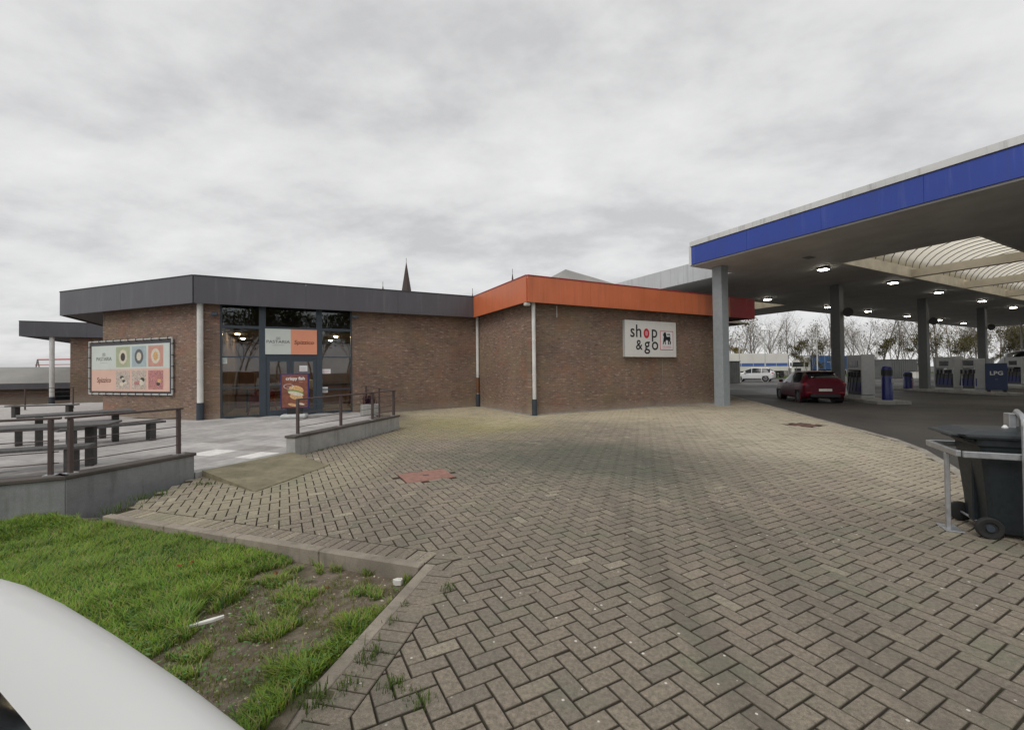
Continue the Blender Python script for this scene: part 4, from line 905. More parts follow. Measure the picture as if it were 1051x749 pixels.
lion = [(-.26, .0), (-.24, .10), (-.30, .2), (-.22, .33), (-.10, .36), (-.04, .28), (-.02, .12), (.08, .10), (.2, .12), (.27, .08), (.30, -.02), (.27, -.10), (.33, -.2), (.30, -.33), (.22, -.33), (.24, -.22), (.16, -.12), (.18, -.33), (.09, -.33), (.09, -.1), (-.06, -.09), (-.10, -.2), (-.07, -.33), (-.15, -.33), (-.17, -.18), (-.22, -.20), (-.26, -.33), (-.33, -.33), (-.28, -.15)]
Ml = M_face(C+U*((lx0+lx1)/2)-V*.149, U, lz0+.50)
def flat_poly(pts, sc, th, M):
    n = len(pts); vs = [tuple(M @ Vector((x*sc, y*sc, th))) for x, y in pts]; mb = MB(); mb.add(vs, [tuple(range(n))[::-1]]); return mb
obj('lion_emblem', flat_poly(lion, .78, .003, Ml), 'black_ink', t)
obj('lion_tail', MB().tube([tuple(Ml @ Vector(p)) for p in ((.16, .05, .003), (.21, .12, .003), (.19, .17, .003), (.06, .15, .003), (.02, .2, .003), (.2, .21, .003))], .011, 5), 'black_ink', t)

# poster stand at the entrance
pp = G(303, 429, TZ); t = thing('poster_stand', 'blue framed crispy fish poster stand with white base before the doors', 'poster stand', (*pp, TZ)); pd = np.array([math.sin(R(75)), math.cos(R(75))]); MP = M_uv(pp, pd, TZ)
obj('base', MB().bbox(-.44, .40, -.28, .28, 0, .15, .05, MP), 'galv_paint', t); obj('post', MB().box(-.25, .25, -.04, .04, .151, .36, MP), 'black_ink', t)
obj('frame', MB().bbox(-.46, .46, -.035, .035, .34, 1.58, .012, MP), 'poster_blue', t); pr = obj('print', MB().box(-.415, .415, -.040, -.0355, .385, 1.535, MP), 'poster_brown', t)
fpo = lambda x, z, k=.0405: M_face(pp+pd*x+np.array([pd[1], -pd[0]])*k, pd, TZ+z)
text_mesh('lettering', 'crispy fish', .155, 'pale_white', fpo(.02, 1.40), pr, .002, bold=.004); text_mesh('lettering', '-'*9, .045, 'pale_white', fpo(.2, 1.28), pr, .002)
for x, z, rx, rz, m, k in ((.05, 1.02, .24, .13, 'burger', .041), (.02, .93, .27, .07, 'lettuce', .042), (.03, .87, .26, .07, 'food_cream', .043), (.05, .75, .22, .10, 'burger', .041), (-.05, .47, .18, .05, 'burger', .041), (.2, .5, .12, .035, 'food_cream', .042)):
    obj('burger_layer', MB().lathe([(1, 0), (.92, .002)], 18, fpo(x, z, k) @ Matrix.Rotation(-.25, 4, 'Z') @ Matrix.Diagonal((rx, rz, 1, 1))), m, pr)
obj('badge', MB().lathe([(.16, 0), (.16, .003), (.145, .003), (.145, 0)], 24, fpo(-.2, 1.13) @ Matrix.Diagonal((1, .55, 1, 1)), closed=True), 'pale_white', pr); text_mesh('lettering', '---', .09, 'pale_white', fpo(-.2, 1.13), pr, .002)

# ================================================================== CANOPY
cn = thing('station_canopy', 'large flat blue edged petrol station canopy with roof lights', 'canopy', (*uv(17.1, 12.4), -.03))
MU = M_uv((0, 0), U); ZS = 6.15; ZR = 7.0
UM = 74
so = MB()
for u_0, u_1, v_0, v_1 in ((15.9, UM, -8, 5.4), (15.9, UM, 9.7, 12.9), (15.9, 21.4, 5.4, 9.7), (63.4, UM, 5.4, 9.7), (18.9, UM, 12.9, 18.0), (18.9, 24.5, 18, 19.3), (32, UM, 18, 19.3), (18.9, 24.5, 19.3, 27), (32, 36, 19.3, 27), (24.5, 32, 21.5, 27)): so.box(u_0, u_1, v_0, v_1, ZS, ZR, MU)
obj('soffit', so, 'soffit', cn)
for k in range(8):
    a = 12.9-k*2.6; b = max(a-2.6, -8); f = obj('blue_fascia_panel', MB().box(15.82, 15.898, b+.004, a-.06 if k == 0 else a-.004, ZS+.06, ZR-.02, MU), 'canopy_blue', cn)
obj('white_edge', MB().box(15.78, 16.1, -8, 12.9, ZR+.001, ZR+.2, MU), 'canopy_white', cn); obj('white_corner', MB().box(15.80, 15.897, 12.845, 12.96, ZS+.03, ZR, MU), 'canopy_white', cn)
obj('white_end_fascia', MB().box(15.9, 18.9, 12.902, 12.96, ZS, ZR+.19, MU), 'canopy_white', cn)
for k in range(5):
    a = 13.0+k*2.8; obj('grey_fascia_panel', MB().box(18.82, 18.898, a+.004, a+2.8-.004, ZS+.02, ZR+.15, MU), 'canopy_grey', cn)
obj('far_fascia', MB().box(36, UM, 19.302, 19.38, ZS, ZR+.1, MU).box(36.002, 36.08, 19.4, 27, ZS, ZR+.1, MU), 'canopy_grey', cn)
obj('roof_deck', MB().box(16.2, UM, 9.75, 12.8, ZR+.002, ZR+.1, MU).box(19, UM, 13, 17.9, ZR+.002, ZR+.1, MU), 'roof_membrane', cn)
# roof lights: cream wells, cross beams, translucent barrel vault
bays = [(21.4+7*k, 28.4+7*k) for k in range(6)]
obj('roof_light_well', MB().box(21.4, 63.4, 9.62, 9.698, ZS-.01, ZS+.5, MU).box(21.4, 63.4, 5.402, 5.48, ZS-.01, ZS+.5, MU).box(21.402, 21.48, 5.482, 9.618, ZS-.01, ZS+.5, MU).box(24.502, 24.58, 18.002, 21.498, ZS-.01, ZS+.5, MU).box(24.582, 31.9, 21.42, 21.498, ZS-.01, ZS+.5, MU).box(31.9, 31.998, 18.002, 21.498, ZS-.01, ZS+.5, MU), 'cream', cn)
for u_0, u_1 in bays: obj('cross_beam', MB().box(u_1-.3, u_1+.05, 5.482, 9.618, ZS-.005, ZS+.38, MU), 'cream', cn)
def vault(u_0, u_1, v_0, v_1, name='barrel_vault'):
    mb = MB(); n = 14; vc, r = (v_0+v_1)/2, (v_1-v_0)/2
    pts = [(vc-r*math.cos(math.pi*k/n), ZS+.5+1.25*math.sin(math.pi*k/n)) for k in range(n+1)]
    mb.add([tuple(MU @ Vector((u, v, z))) for u in (u_0, u_1) for v, z in pts], [(k, k+1, n+2+k, n+1+k) for k in range(n)]); o = obj(name, mb, 'vault_sheet', cn, smooth=True)
    m = int((u_1-u_0)/.72)
    for i in range(m+1):
        u = u_0+(u_1-u_0)*i/m; obj('vault_rib', MB().tube([tuple(MU @ Vector((u, v, z-.02))) for v, z in pts], .022, 5), 'column_dark', o)
for u_0, u_1 in bays: vault(u_0, u_1-.002, 5.42, 9.68)
vault(24.5, 32, 18.02, 21.48)
COLS = [(17.1, 12.4, 'column_grey')]+[(0, 0, None)]*0
P0w = uv(17.1, 12.4)
def column(u, v, mat, z0=-.04, w=.23):
    o = obj('column', MB().bbox(u-w, u+w, v-w, v+w, z0, ZS-.002, .015, MU), mat, cn); return o
column(17.1, 12.4, 'column_grey')
for u, v in ((26.9, 12.4), (37.9, 12.4), (48.6, 12.4)):
    cpo = column(u, v, 'column_dark', z0=.10); obj('speaker_horn', MB().lathe([(.02, 0), (.12, .12), (.25, .3)], 14, MU @ Matrix.Translation((u+.3, v-.3, 4.6)) @ Matrix.Rotation(R(90), 4, 'X') @ Matrix.Rotation(R(-50), 4, 'Y')), 'plastic_black', cpo)
for u in (33.5, 48.6, 63): column(u, -1.0, 'column_dark')
for u in (63,): column(u, 12.4, 'column_dark')
for px, py in ((845, 274.5), (787.6, 306), (916.6, 288.6), (850, 314), (891, 318.5), (963.5, 298.7), (931, 323.5), (964, 327.5), (989, 331), (1008, 307.7), (1040, 314.5), (1016, 334)):
    q = G(px, py, ZS); h = obj('ceiling_light', MB().bbox(-.2, .2, -.2, .2, ZS-.09, ZS-.001, .02, M_uv(q, U)), 'plastic_black', cn); obj('lens', MB().bbox(-.16, .16, -.16, .16, ZS-.12, ZS-.091, .012, M_uv(q, U)), 'canopy_lamp', h)
for u, v in ((18.8, 9.6), (19.8, 3.0)): obj('hatch', MB().box(u, u+.5, v, v+.3, ZS-.012, ZS-.001, MU), 'column_dark', cn)

# ================================================================== FORECOURT
def island(label, a, b, w=1.3):
    a, b = np.array(a), np.array(b); Lg = np.linalg.norm(b-a); d = (b-a)/Lg
    o = obj('pump_island', MB().bbox(0, Lg, -w/2, w/2, -.05, .13, .03, M_uv(a, d)), 'island_concrete'); tag(o, label, 'kerb island'); return a, d
def pump(a, d, s, label, y=0, ln=1.2, w=.55, h=2.08, flip=False):
    p = a+d*s+np.array([-d[1], d[0]])*y; t = thing('fuel_pump', label, 'fuel pump', (*p, .13), group='fuel pumps'); M = M_uv(p, d, .13)
    obj('base', MB().bbox(-ln/2, ln/2, -w/2, w/2, 0, .14, .01, M), 'galv_paint', t); obj('cabinet', MB().bbox(-ln/2+.02, ln/2-.02, -w/2+.03, w/2-.03, .141, 1.0, .015, M), 'pump_dark', t)
    for s_ in (-1, 1): obj('end_panel', MB().bbox(s_*ln/2-.05, s_*ln/2+.05, -w/2, w/2, .16, h, .02, M), 'pump_grey', t)
    hd = obj('display_head', MB().bbox(-ln/2+.052, ln/2-.052, -w/2+.02, w/2-.02, 1.35, h-.02, .02, M), 'pump_grey', t)
    for s_ in (-1, 1):
        y_ = s_*(w/2-.018); obj('screen', MB().box(-.3, .3, min(y_, y_+s_*.01), max(y_, y_+s_*.01), 1.5, 1.8, M), 'glass_dark', hd)
        obj('blue_band', MB().box(-.5, .5, min(y_*1.01, y_*1.01+s_*.012), max(y_*1.01, y_*1.01+s_*.012), .3, .75, M), 'pump_blue', t)
        for k in range(4):
            x = -.38+k*.25; obj('nozzle', MB().bbox(x-.03, x+.03, s_*(w/2)-.02, s_*(w/2)+.08, 1.02, 1.26, .01, M), 'plastic_black', t)
            obj('hose', MB().tube([tuple(M @ Vector((x+.05*math.sin(k), s_*(w/2+.05+.08*math.sin(q*math.pi)), 1.02-.7*math.sin(q*math.pi)))) for q in np.linspace(0, 1, 9)], .017, 6), 'rubber', t)
    return t
def bollard_dispenser(a, d, s, y, label, h=1.5, mat='pump_blue', r=.2):
    p = a+d*s+np.array([-d[1], d[0]])*y; t = thing('service_post', label, 'service post', (*p, .13)); M = Matrix.Translation((*p, .13))
    obj('body', MB().lathe([(r, 0), (r, h*.93), (r*.9, h*.97), (r*.6, h), (.01, h)], 18, M), mat, t, smooth='auto'); obj('top_band', MB().lathe([(r+.006, h*.72), (r+.006, h*.9)], 18, M), 'plastic_black', t, smooth='auto')
    obj('flap', MB().bbox(-.1, .1, -r-.03, -r+.03, h*.5, h*.62, .01, M @ Matrix.Rotation(R(35), 4, 'Z')), 'pump_grey', t)
a1_, d1_ = island('long concrete pump island beside the red car', (16.65, 18.7), (18.3, 26.4))
pump(a1_, d1_, 2.5, 'grey fuel pump on the island beside the red car', h=2.1); bollard_dispenser(a1_, d1_, .75, -.15, 'dark blue round topped service post at the near island end', 1.52)
bollard_dispenser(a1_, d1_, 3.75, -.3, 'dark blue service bin beside the column behind the pump', 1.9, r=.22)
p = a1_+d1_*3.2+np.array([-d1_[1], d1_[0]])*-.25; t = thing('advert_board', 'red advertising panel behind the grey fuel pump', 'panel', (*p, .13)); obj('board', MB().bbox(-.3, .3, -.03, .03, .7, 2.0, .01, M_uv(p, d1_, .13)), 'pump_red', t); obj('foot', MB().box(-.05, .05, -.04, .04, 0, .70, M_uv(p, d1_, .13)), 'galv_paint', t)
a2_, d2_ = island('concrete pump island with the second column and the LPG board', (27.2, 23.4), (27.75, 31.0))
pump(a2_, d2_, 3.6, 'grey fuel pump behind the LPG board', y=.0, ln=1.3); bollard_dispenser(a2_, d2_, 6.0, .5, 'dark blue litter post at the foot of the second column', 1.1, r=.24)
p = a2_+d2_*4.6+np.array([-d2_[1], d2_[0]])*-.15
pump(a2_, d2_, 2.0, 'narrow grey fuel pump closest to the LPG board', y=.05, ln=.8, h=1.9)
p = a2_+d2_*.75; t = thing('lpg_sign', 'dark blue LPG board standing on the second island', 'sign', (*p, .13)); ld_ = np.array([math.sin(R(100)), math.cos(R(100))])*1.0; ld_ = np.array([math.sin(R(130)), math.cos(R(130))]); MLp = M_uv(p, ld_, .13)
obj('board', MB().bbox(-.42, .42, -.06, .06, .12, 1.62, .02, MLp), 'lpg_blue', t)
for s_ in (-1, 1): obj('foot', MB().box(s_*.3-.05, s_*.3+.05, -.2, .2, 0, .119, MLp), 'plastic_black', t)
nl = np.array([ld_[1], -ld_[0]]); text_mesh('lettering', 'LPG', .30, 'pale_white', M_face(p+nl*.062, ld_, .13+1.05), t, .002, bold=.008); text_mesh('lettering', '---', .12, 'pale_white', M_face(p+nl*.062, ld_, .13+.72), t, .002)
a3_, d3_ = island('concrete pump island by the third column', (35.2, 26.5), (36.9, 34.6)); pump(a3_, d3_, 4.2, 'grey fuel pump at the right edge beside the third column', ln=1.3)
bollard_dispenser(a2_, d2_, 6.9, -.45, 'red guard post beside the second column', .75, 'pump_red', .1)

# ------------------------------------------------------------------ vehicles
def catmull(ys, rows, n):
    ys = np.array(ys, float); rows = np.array(rows, float); out_y = np.linspace(ys[0], ys[-1], n); res = np.zeros((n, rows.shape[1]))
    m = np.zeros_like(rows)
    for i in range(len(ys)):
        a, b = max(i-1, 0), min(i+1, len(ys)-1); m[i] = (rows[b]-rows[a])/(ys[b]-ys[a])
    for q, y in enumerate(out_y):
        i = min(max(np.searchsorted(ys, y)-1, 0), len(ys)-2); h = ys[i+1]-ys[i]; s = (y-ys[i])/h
        res[q] = (2*s**3-3*s**2+1)*rows[i]+(s**3-2*s**2+s)*h*m[i]+(-2*s**3+3*s**2)*rows[i+1]+(s**3-s**2)*h*m[i+1]
    return out_y, res
def car(name, label, cat, loc, rz, st, side, screens, wheels, wr, paint, roofpaint=None, n=90, rim='rim', tail=True, plate_txt=None, z0=0, glass='glass_dark', ww=.2, fine=1, rear_sign=1):
    """st: stations (y, zb, ws, zbelt, wbelt, zroof, wroof), y grows to the front"""
    t = thing(name, label, cat, loc, rz); ys, rw = catmull([s[0] for s in st], [s[1:] for s in st], n); grid = []
    for y, (zb, ws, zbt_, wb, zr, wr_) in zip(ys, rw):
        mid = zb+(zbt_-zb)*.55; half = [(0, zb), (ws*.86, zb), (ws*.97, zb+.06), (ws, zb+.18), ((ws+max(ws, wb))/2+.015, mid), (wb+.012, zbt_-.06), (wb, zbt_), (wb-(wb-wr_)*.5-.0, zbt_+(zr-zbt_)*.5), (wr_, zr-min(.05, (zr-zbt_)*.4)), (wr_*.88, zr-.005), (wr_*.45, zr+.018), (0, zr+.025)]
        ring = [(x, y, z) for x, z in half]+[(-x, y, z) for x, z in half[-2:0:-1]]; grid.append(ring)
    m = len(grid[0]); vs = [p for r in grid for p in r]; body, gl_s, gl_f = [], [], []
    sideseg = {6, 7, m-8, m-7}; topseg = {8, 9, 10, m-9, m-10, m-11}
    for i in range(n-1):
        ymid = (ys[i]+ys[i+1])/2
        for k in range(m):
            k2 = (k+1) % m; f = (i*m+k, i*m+k2, (i+1)*m+k2, (i+1)*m+k); zc = sum(vs[q][2] for q in f)/4; kk = k
            if kk in {1, 2, 3, 4, m-2, m-3, m-4, m-5} and any((ymid-wy)**2+(zc-wr)**2 < (wr*1.12)**2 for wy in wheels): continue
            if kk in sideseg and any(a < ymid < b for a, b in side): gl_s.append(f)
            elif kk in topseg and any(a < ymid < b for a, b in screens): gl_f.append(f)
            else: body.append(f)
    body += [tuple(range(m)), tuple((n-1)*m+k for k in range(m))[::-1]]
    def part(nm, faces, mat, par):
        used = sorted({q for f in faces for q in f}); ix = {q: k for k, q in enumerate(used)}; mb = MB(); mb.v = [vs[q] for q in used]; mb.f = [tuple(ix[q] for q in f)[::-1] for f in faces]; return obj(nm, mb, mat, par, ws=False, smooth='auto')
    b = part('body', body, paint, t)
    for a, b_ in side:
        for sg in (1, -1):
            fs_ = [f for f in gl_s if a < sum(vs[q][1] for q in f)/4 < b_ and sum(vs[q][0] for q in f)*sg > 0]
            if fs_: part('side_window', fs_, glass, t)
    for a, b_ in screens:
        fs_ = [f for f in gl_f if a < sum(vs[q][1] for q in f)/4 < b_]
        if fs_: part('windscreen' if b_ == max(x[1] for x in screens) else 'rear_window', fs_, glass, t)
    core = MB(); hw = min(s[2] for s in st[2:-2])*.9; core.box(-hw, hw, ys[0]+.25, ys[-1]-.25, .25, .62); obj('chassis', core, 'plastic_black', t, ws=False)
    half_w = max(s[2] for s in st)
    for wy in wheels:
        for sx in (-1, 1):
            M = Matrix.Translation((sx*(half_w-.005), wy, wr)) @ Matrix.Rotation(R(90)*sx, 4, 'Y')
            w = obj('wheel', MB().lathe([(wr*.62, -ww), (wr*.95, -ww), (wr, -ww*.8), (wr, -.03), (wr*.95, 0), (wr*.64, 0), (wr*.62, -.02)], 28, M), 'tyre', t, ws=False, smooth='auto')
            rm2 = MB().lathe([(wr*.64, -.012), (wr*.60, -.004), (wr*.56, -.03)], 24, M)
            for k in range(5): rm2.bbox(-.035, .035, .02, wr*.60, -.035, -.008, .008, M @ Matrix.Rotation(k*2*math.pi/5, 4, 'Z'))
            rm2.lathe([(.06, -.03), (.05, .0)], 12, M); ro = obj('rim', rm2, rim, w, ws=False)
            ar = MB(); ar.lathe([(wr*1.17, -.02), (wr*1.17, .012), (wr*1.08, .012), (wr*1.08, -.02)], 32, M @ Matrix.Translation((0, 0, -.004)), closed=True); obj('wheel_arch', ar, paint if paint != 'paint_red' else 'paint_red', t, ws=False)
            obj('wheel_well', MB().lathe([(wr*1.1, -ww-.1), (wr*1.1, -.03)], 24, M), 'plastic_black', t, ws=False)
    return t
def lamp_box(t, name, x0, x1, y0, y1, z0, z1, mat, b=.02): return obj(name, MB().bbox(x0, x1, y0, y1, z0, z1, b), mat, t, ws=False)
HATCH = [(-2.06, .42, .60, .80, .66, .86, .50), (-2.02, .36, .76, .90, .80, 1.0, .60), (-1.9, .26, .84, .95, .85, 1.22, .60), (-1.55, .20, .88, .96, .88, 1.43, .60), (-.9, .19, .89, .94, .89, 1.48, .62), (-.1, .19, .89, .92, .89, 1.47, .62), (.45, .19, .89, .90, .89, 1.34, .62), (1.0, .19, .89, .88, .87, 1.02, .66), (1.25, .19, .88, .86, .85, .93, .70), (1.75, .22, .86, .78, .80, .80, .70), (2.02, .26, .76, .64, .70, .66, .60), (2.10, .34, .62, .52, .55, .54, .45)]
cx, cy = 14.95, 21.75
red = car('red_car', 'dark red hatchback seen from behind at the fuel pump', 'car', (cx, cy, -.03), -R(15), HATCH, [(-1.55, -.62), (-.55, .62)], [(-1.93, -1.5), (.42, 1.1)], (-1.32, 1.28), .31, 'paint_red', n=110, rim='rim_dark')
for s_ in (-1, 1):
    lamp_box(red, 'tail_light', min(s_*.55, s_*.86), max(s_*.55, s_*.86), -2.03, -1.80, .80, .95, 'tail_red', .03)
    lamp_box(red, 'door_mirror', min(s_*.92, s_*1.08), max(s_*.92, s_*1.08), .5, .66, .92, 1.06, 'paint_red', .03); lamp_box(red, 'door_handle', min(s_*.89, s_*.925), max(s_*.89, s_*.925), -.55, -.35, .80, .83, 'paint_red', .008)
    lamp_box(red, 'exhaust_trim', min(s_*.4, s_*.6), max(s_*.4, s_*.6), -2.08, -1.95, .30, .36, 'plastic_black', .01); lamp_box(red, 'reflector', min(s_*.55, s_*.75), max(s_*.55, s_*.75), -2.075, -2.0, .47, .51, 'tail_red', .008)
lamp_box(red, 'rear_bumper_insert', -.6, .6, -2.085, -1.95, .28, .42, 'plastic_black', .02); lamp_box(red, 'number_plate', -.26, .26, -2.10, -2.04, .56, .67, 'plate', .006)
lamp_box(red, 'rear_spoiler', -.56, .56, -1.72, -1.48, 1.425, 1.47, 'paint_red', .015); lamp_box(red, 'rear_wiper', -.02, .32, -1.92, -1.88, 1.05, 1.07, 'plastic_black', .005); obj('badge', MB().lathe([(.07, 0), (.05, .015)], 14, Matrix.Translation((0, -2.035, .86)) @ Matrix.Rotation(R(90), 4, 'X') @ Matrix.Diagonal((1, .6, 1, 1))), 'chrome', red, ws=False)
text_mesh('plate_lettering', '-------', .10, 'red_ink', red.matrix_basis @ Matrix.Translation((0, -2.102, .615)) @ Matrix.Rotation(R(90), 4, 'X'), red, .001)
SUV = [(-2.30, .50, .66, .92, .70, 1.0, .55), (-2.24, .40, .82, 1.02, .84, 1.12, .60), (-2.05, .32, .90, 1.05, .89, 1.36, .62), (-1.7, .28, .93, 1.06, .92, 1.6, .63), (-.9, .26, .935, 1.04, .925, 1.67, .66), (0, .26, .935, 1.03, .925, 1.66, .66), (.5, .26, .935, 1.02, .92, 1.5, .66), (1.05, .26, .935, 1.02, .91, 1.14, .70), (1.4, .27, .92, 1.0, .89, 1.05, .74), (2.0, .32, .90, .92, .84, .95, .72), (2.25, .38, .80, .76, .74, .8, .62), (2.32, .48, .66, .64, .6, .66, .5)]
suv = car('white_suv', 'white SUV parked side on before the white trailer', 'car', (29.8, 53.0, -.03), R(50), SUV, [(-1.95, -1.05), (-.98, -.02), (.03, .75)], [(-2.12, -1.78), (.5, 1.12)], (-1.45, 1.45), .36, 'paint_silver', n=90)
for s_ in (-1, 1):
    lamp_box(suv, 'tail_light', min(s_*.6, s_*.88), max(s_*.6, s_*.88), -2.28, -2.05, .98, 1.12, 'tail_red', .03); lamp_box(suv, 'headlight', min(s_*.55, s_*.86), max(s_*.55, s_*.86), 2.0, 2.27, .74, .88, 'lamp_clear', .03); lamp_box(suv, 'door_mirror', min(s_*.95, s_*1.12), max(s_*.95, s_*1.12), .62, .8, 1.04, 1.2, 'paint_silver', .03); lamp_box(suv, 'sill_cladding', min(s_*.90, s_*.95), max(s_*.90, s_*.95), -1.0, 1.0, .26, .38, 'plastic_black', .01)
# dark camper van behind the right-hand pumps
VAN = [(-2.95, .45, .85, 1.3, .93, 2.3, .78), (-2.85, .35, .95, 1.3, .97, 2.85, .82), (-2.2, .3, .98, 1.3, .98, 2.98, .84), (0, .3, .98, 1.3, .98, 3.0, .84), (1.1, .3, .98, 1.3, .98, 2.85, .82), (1.6, .3, .98, 1.28, .97, 2.35, .80), (2.2, .3, .97, 1.25, .95, 1.55, .78), (2.6, .32, .95, 1.12, .90, 1.25, .74), (2.95, .38, .88, .9, .82, .95, .66), (3.02, .5, .7, .75, .65, .8, .5)]
van = car('camper_van', 'tall dark grey van partly hidden behind the LPG board', 'van', (48.6, 40.2, -.03), R(68), VAN, [(.75, 1.65)], [(1.55, 2.25)], (-1.7, 1.9), .36, 'paint_grey', n=90)
for s_ in (-1, 1):
    lamp_box(van, 'door_mirror', min(s_*1.0, s_*1.22), max(s_*1.0, s_*1.22), 1.6, 1.75, 1.4, 1.8, 'plastic_black', .03); lamp_box(van, 'headlight', min(s_*.55, s_*.88), max(s_*.55, s_*.88), 2.7, 2.96, .78, .98, 'lamp_clear', .03)
# white van whose bonnet corner reaches into the view
nose_d = np.array([math.sin(R(27)), math.cos(R(27))])
FV = [(-4.85, .45, .82, 1.05, .90, 1.7, .72), (-4.75, .35, .92, 1.06, .95, 1.9, .76), (-3.8, .28, .965, 1.08, .965, 1.97, .78), (-2.0, .28, .965, 1.08, .965, 1.97, .78), (-1.45, .28, .965, 1.08, .96, 1.90, .76), (-.85, .28, .965, 1.06, .955, 1.47, .76), (-.36, .28, .965, 1.03, .95, 1.07, .82), (-.26, .29, .96, 1.0, .94, 1.04, .84), (-.16, .30, .955, .98, .935, 1.025, .85), (-.09, .32, .95, .95, .925, .995, .85), (-.04, .36, .93, .88, .91, .93, .84), (-.01, .42, .90, .80, .88, .85, .82), (.01, .5, .86, .74, .84, .78, .79)]
# ================================================================== TRUCKS AND BACKDROP
def semi(label, cabx, caby, ang, ln, box_mat, cab_mat, stripe=None, cab=True, name='truck'):
    d = np.array([math.sin(ang), math.cos(ang)]); t = thing(name, label, 'truck' if cab else 'trailer', (cabx, caby, -.03)); M = M_uv((cabx, caby), d, -.03)   # local x from cab front to the rear
    o = 2.6 if cab else 0
    bx = obj('cargo_box', MB().bbox(o, o+ln, -1.25, 1.25, 1.15, 3.95, .03, M), box_mat, t)
    obj('chassis', MB().box(o+.3, o+ln-.1, -.5, .5, .85, 1.149, M), 'plastic_black', t)
    if stripe:
        for s_ in (-1, 1): obj('stripe', MB().box(o+.02, o+ln-.02, min(s_*1.25, s_*1.262), max(s_*1.25, s_*1.262), 1.9, 2.4, M), stripe, bx)
    for k in range(int(ln/2.2)+1):
        a = o+.15+k*(ln-.3)/int(ln/2.2)
        for s_ in (-1, 1): obj('curtain_post', MB().box(a-.03, a+.03, min(s_*1.25, s_*1.272), max(s_*1.25, s_*1.272), 1.16, 3.94, M), 'galv_paint' if stripe is None else 'truck_white', bx)
    for w in ([o+ln-1.2, o+ln-2.5, o+ln-3.8]+([1.35, 5.0] if cab else [])):
        for s_ in (-1, 1): obj('wheel', MB().lathe([(.28, -.3), (.48, -.28), (.5, -.2), (.5, -.04), (.46, 0), (.28, 0), (.2, -.06)], 20, M @ Matrix.Translation((w, s_*1.22, .5)) @ Matrix.Rotation(R(-90)*s_, 4, 'X')), 'tyre', t)
    for s_ in (-1, 1): obj('side_guard', MB().box(o+5, o+ln-4.6, min(s_*1.15, s_*1.2), max(s_*1.15, s_*1.2), .5, .95, M), 'galv', t)
    if cab:
        prof = [(0.1, .45), (0, .9), (.05, 1.7), (.28, 2.75), (.55, 3.1), (1.2, 3.55), (2.15, 3.85), (2.2, 3.6), (2.2, .6), (2.0, .45)]
        vs = [tuple(M @ Vector((x, y, z))) for y in (-1.2, 1.2) for x, z in prof]; nn = len(prof)
        c_ = obj('cab', MB().add(vs, [tuple(range(nn)), tuple(range(nn, 2*nn))[::-1]]+[(i, nn+i, nn+(i+1) % nn, (i+1) % nn) for i in range(nn)]), cab_mat, t, bev=.08)
        obj('windscreen', MB().add([tuple(M @ Vector(q)) for q in ((.045, -1.05, 1.75), (.045, 1.05, 1.75), (.255, 1.0, 2.7), (.255, -1.0, 2.7), (.02, -1.05, 1.76), (.02, 1.05, 1.76), (.23, 1.0, 2.71), (.23, -1.0, 2.71))], [(4, 7, 6, 5), (0, 1, 2, 3), (0, 4, 5, 1), (1, 5, 6, 2), (2, 6, 7, 3), (3, 7, 4, 0)]), 'glass_dark', c_)
        for s_ in (-1, 1):
            obj('side_window', MB().box(.35, 1.35, min(s_*1.2, s_*1.215), max(s_*1.2, s_*1.215), 1.75, 2.55, M), 'glass_dark', c_); obj('door_mirror', MB().bbox(.15, .3, min(s_*1.25, s_*1.5), max(s_*1.25, s_*1.5), 1.9, 2.6, .03, M), 'plastic_black', c_); obj('headlight', MB().bbox(-.03, .1, min(s_*.7, s_*1.1), max(s_*.7, s_*1.1), .75, .95, .02, M), 'lamp_clear', c_)
        obj('grille', MB().bbox(-.02, .05, -.6, .6, .7, 1.5, .02, M), 'plastic_black', c_)
    return t
q = G(817, 387); blue = semi('lorry with white cab and blue curtain trailer behind the red car', 55.3, 83.0, R(62), 13.6, 'truck_blue', 'truck_white')
for k in range(2):
    dd = np.array([math.sin(R(62)), math.cos(R(62))]); nn_ = np.array([dd[1], -dd[0]]); text_mesh('lettering', '----', .9, 'pale_white', M_face(np.array([55.3, 83.0])+dd*(8.6+k*4.8)+nn_*1.275, dd, 2.7), blue, .004)
semi('white trailer with a blue stripe parked behind the white SUV', 31.2, 67.3, R(76), 13.6, 'truck_white', 'truck_white', 'stripe_blue', cab=False, name='trailer')
rf = semi('white lorry standing behind the viewer, mirrored in the entrance glass', 30.5, -25.0, R(62), 11.0, 'truck_white', 'truck_white')
def block(name, label, cat, p, d, w, dep, z0, z1, mat, ribs=0):
    t = thing(name, label, cat, (*p, z0)); M = M_uv(p, d); obj('body', MB().bbox(0, w, 0, dep, z0, z1, .03, M), mat, t)
    for k in range(ribs): obj('rib', MB().box(w*(k+.4)/ribs, w*(k+.6)/ribs, -.04, -.002, z0+.1, z1-.1, M), mat, t)
    obj('roof_edge', MB().box(-.06, w+.06, -.06, dep+.06, z1+.001, z1+.08, M), 'trim_dark', t)
block('grey_container', 'dark grey container standing left of the white SUV', 'container', (22.5, 46.6), U, 3.6, 2.4, -.03, 2.35, 'container', 9)
block('utility_box', 'long dark grey utility building beyond the pumps', 'building', (51.5, 58.2), U, 8.0, 3, -.03, 2.5, 'container', 12)
block('white_cabinet', 'small white cabinet before the dark utility building', 'cabinet', (54.2, 57.6), U, 1.6, .6, -.03, .9, 'truck_white')
block('utility_box', 'dark grey low shed behind the second island', 'building', (71.0, 66.0), U, 9.0, 3, -.03, 2.6, 'container', 12)
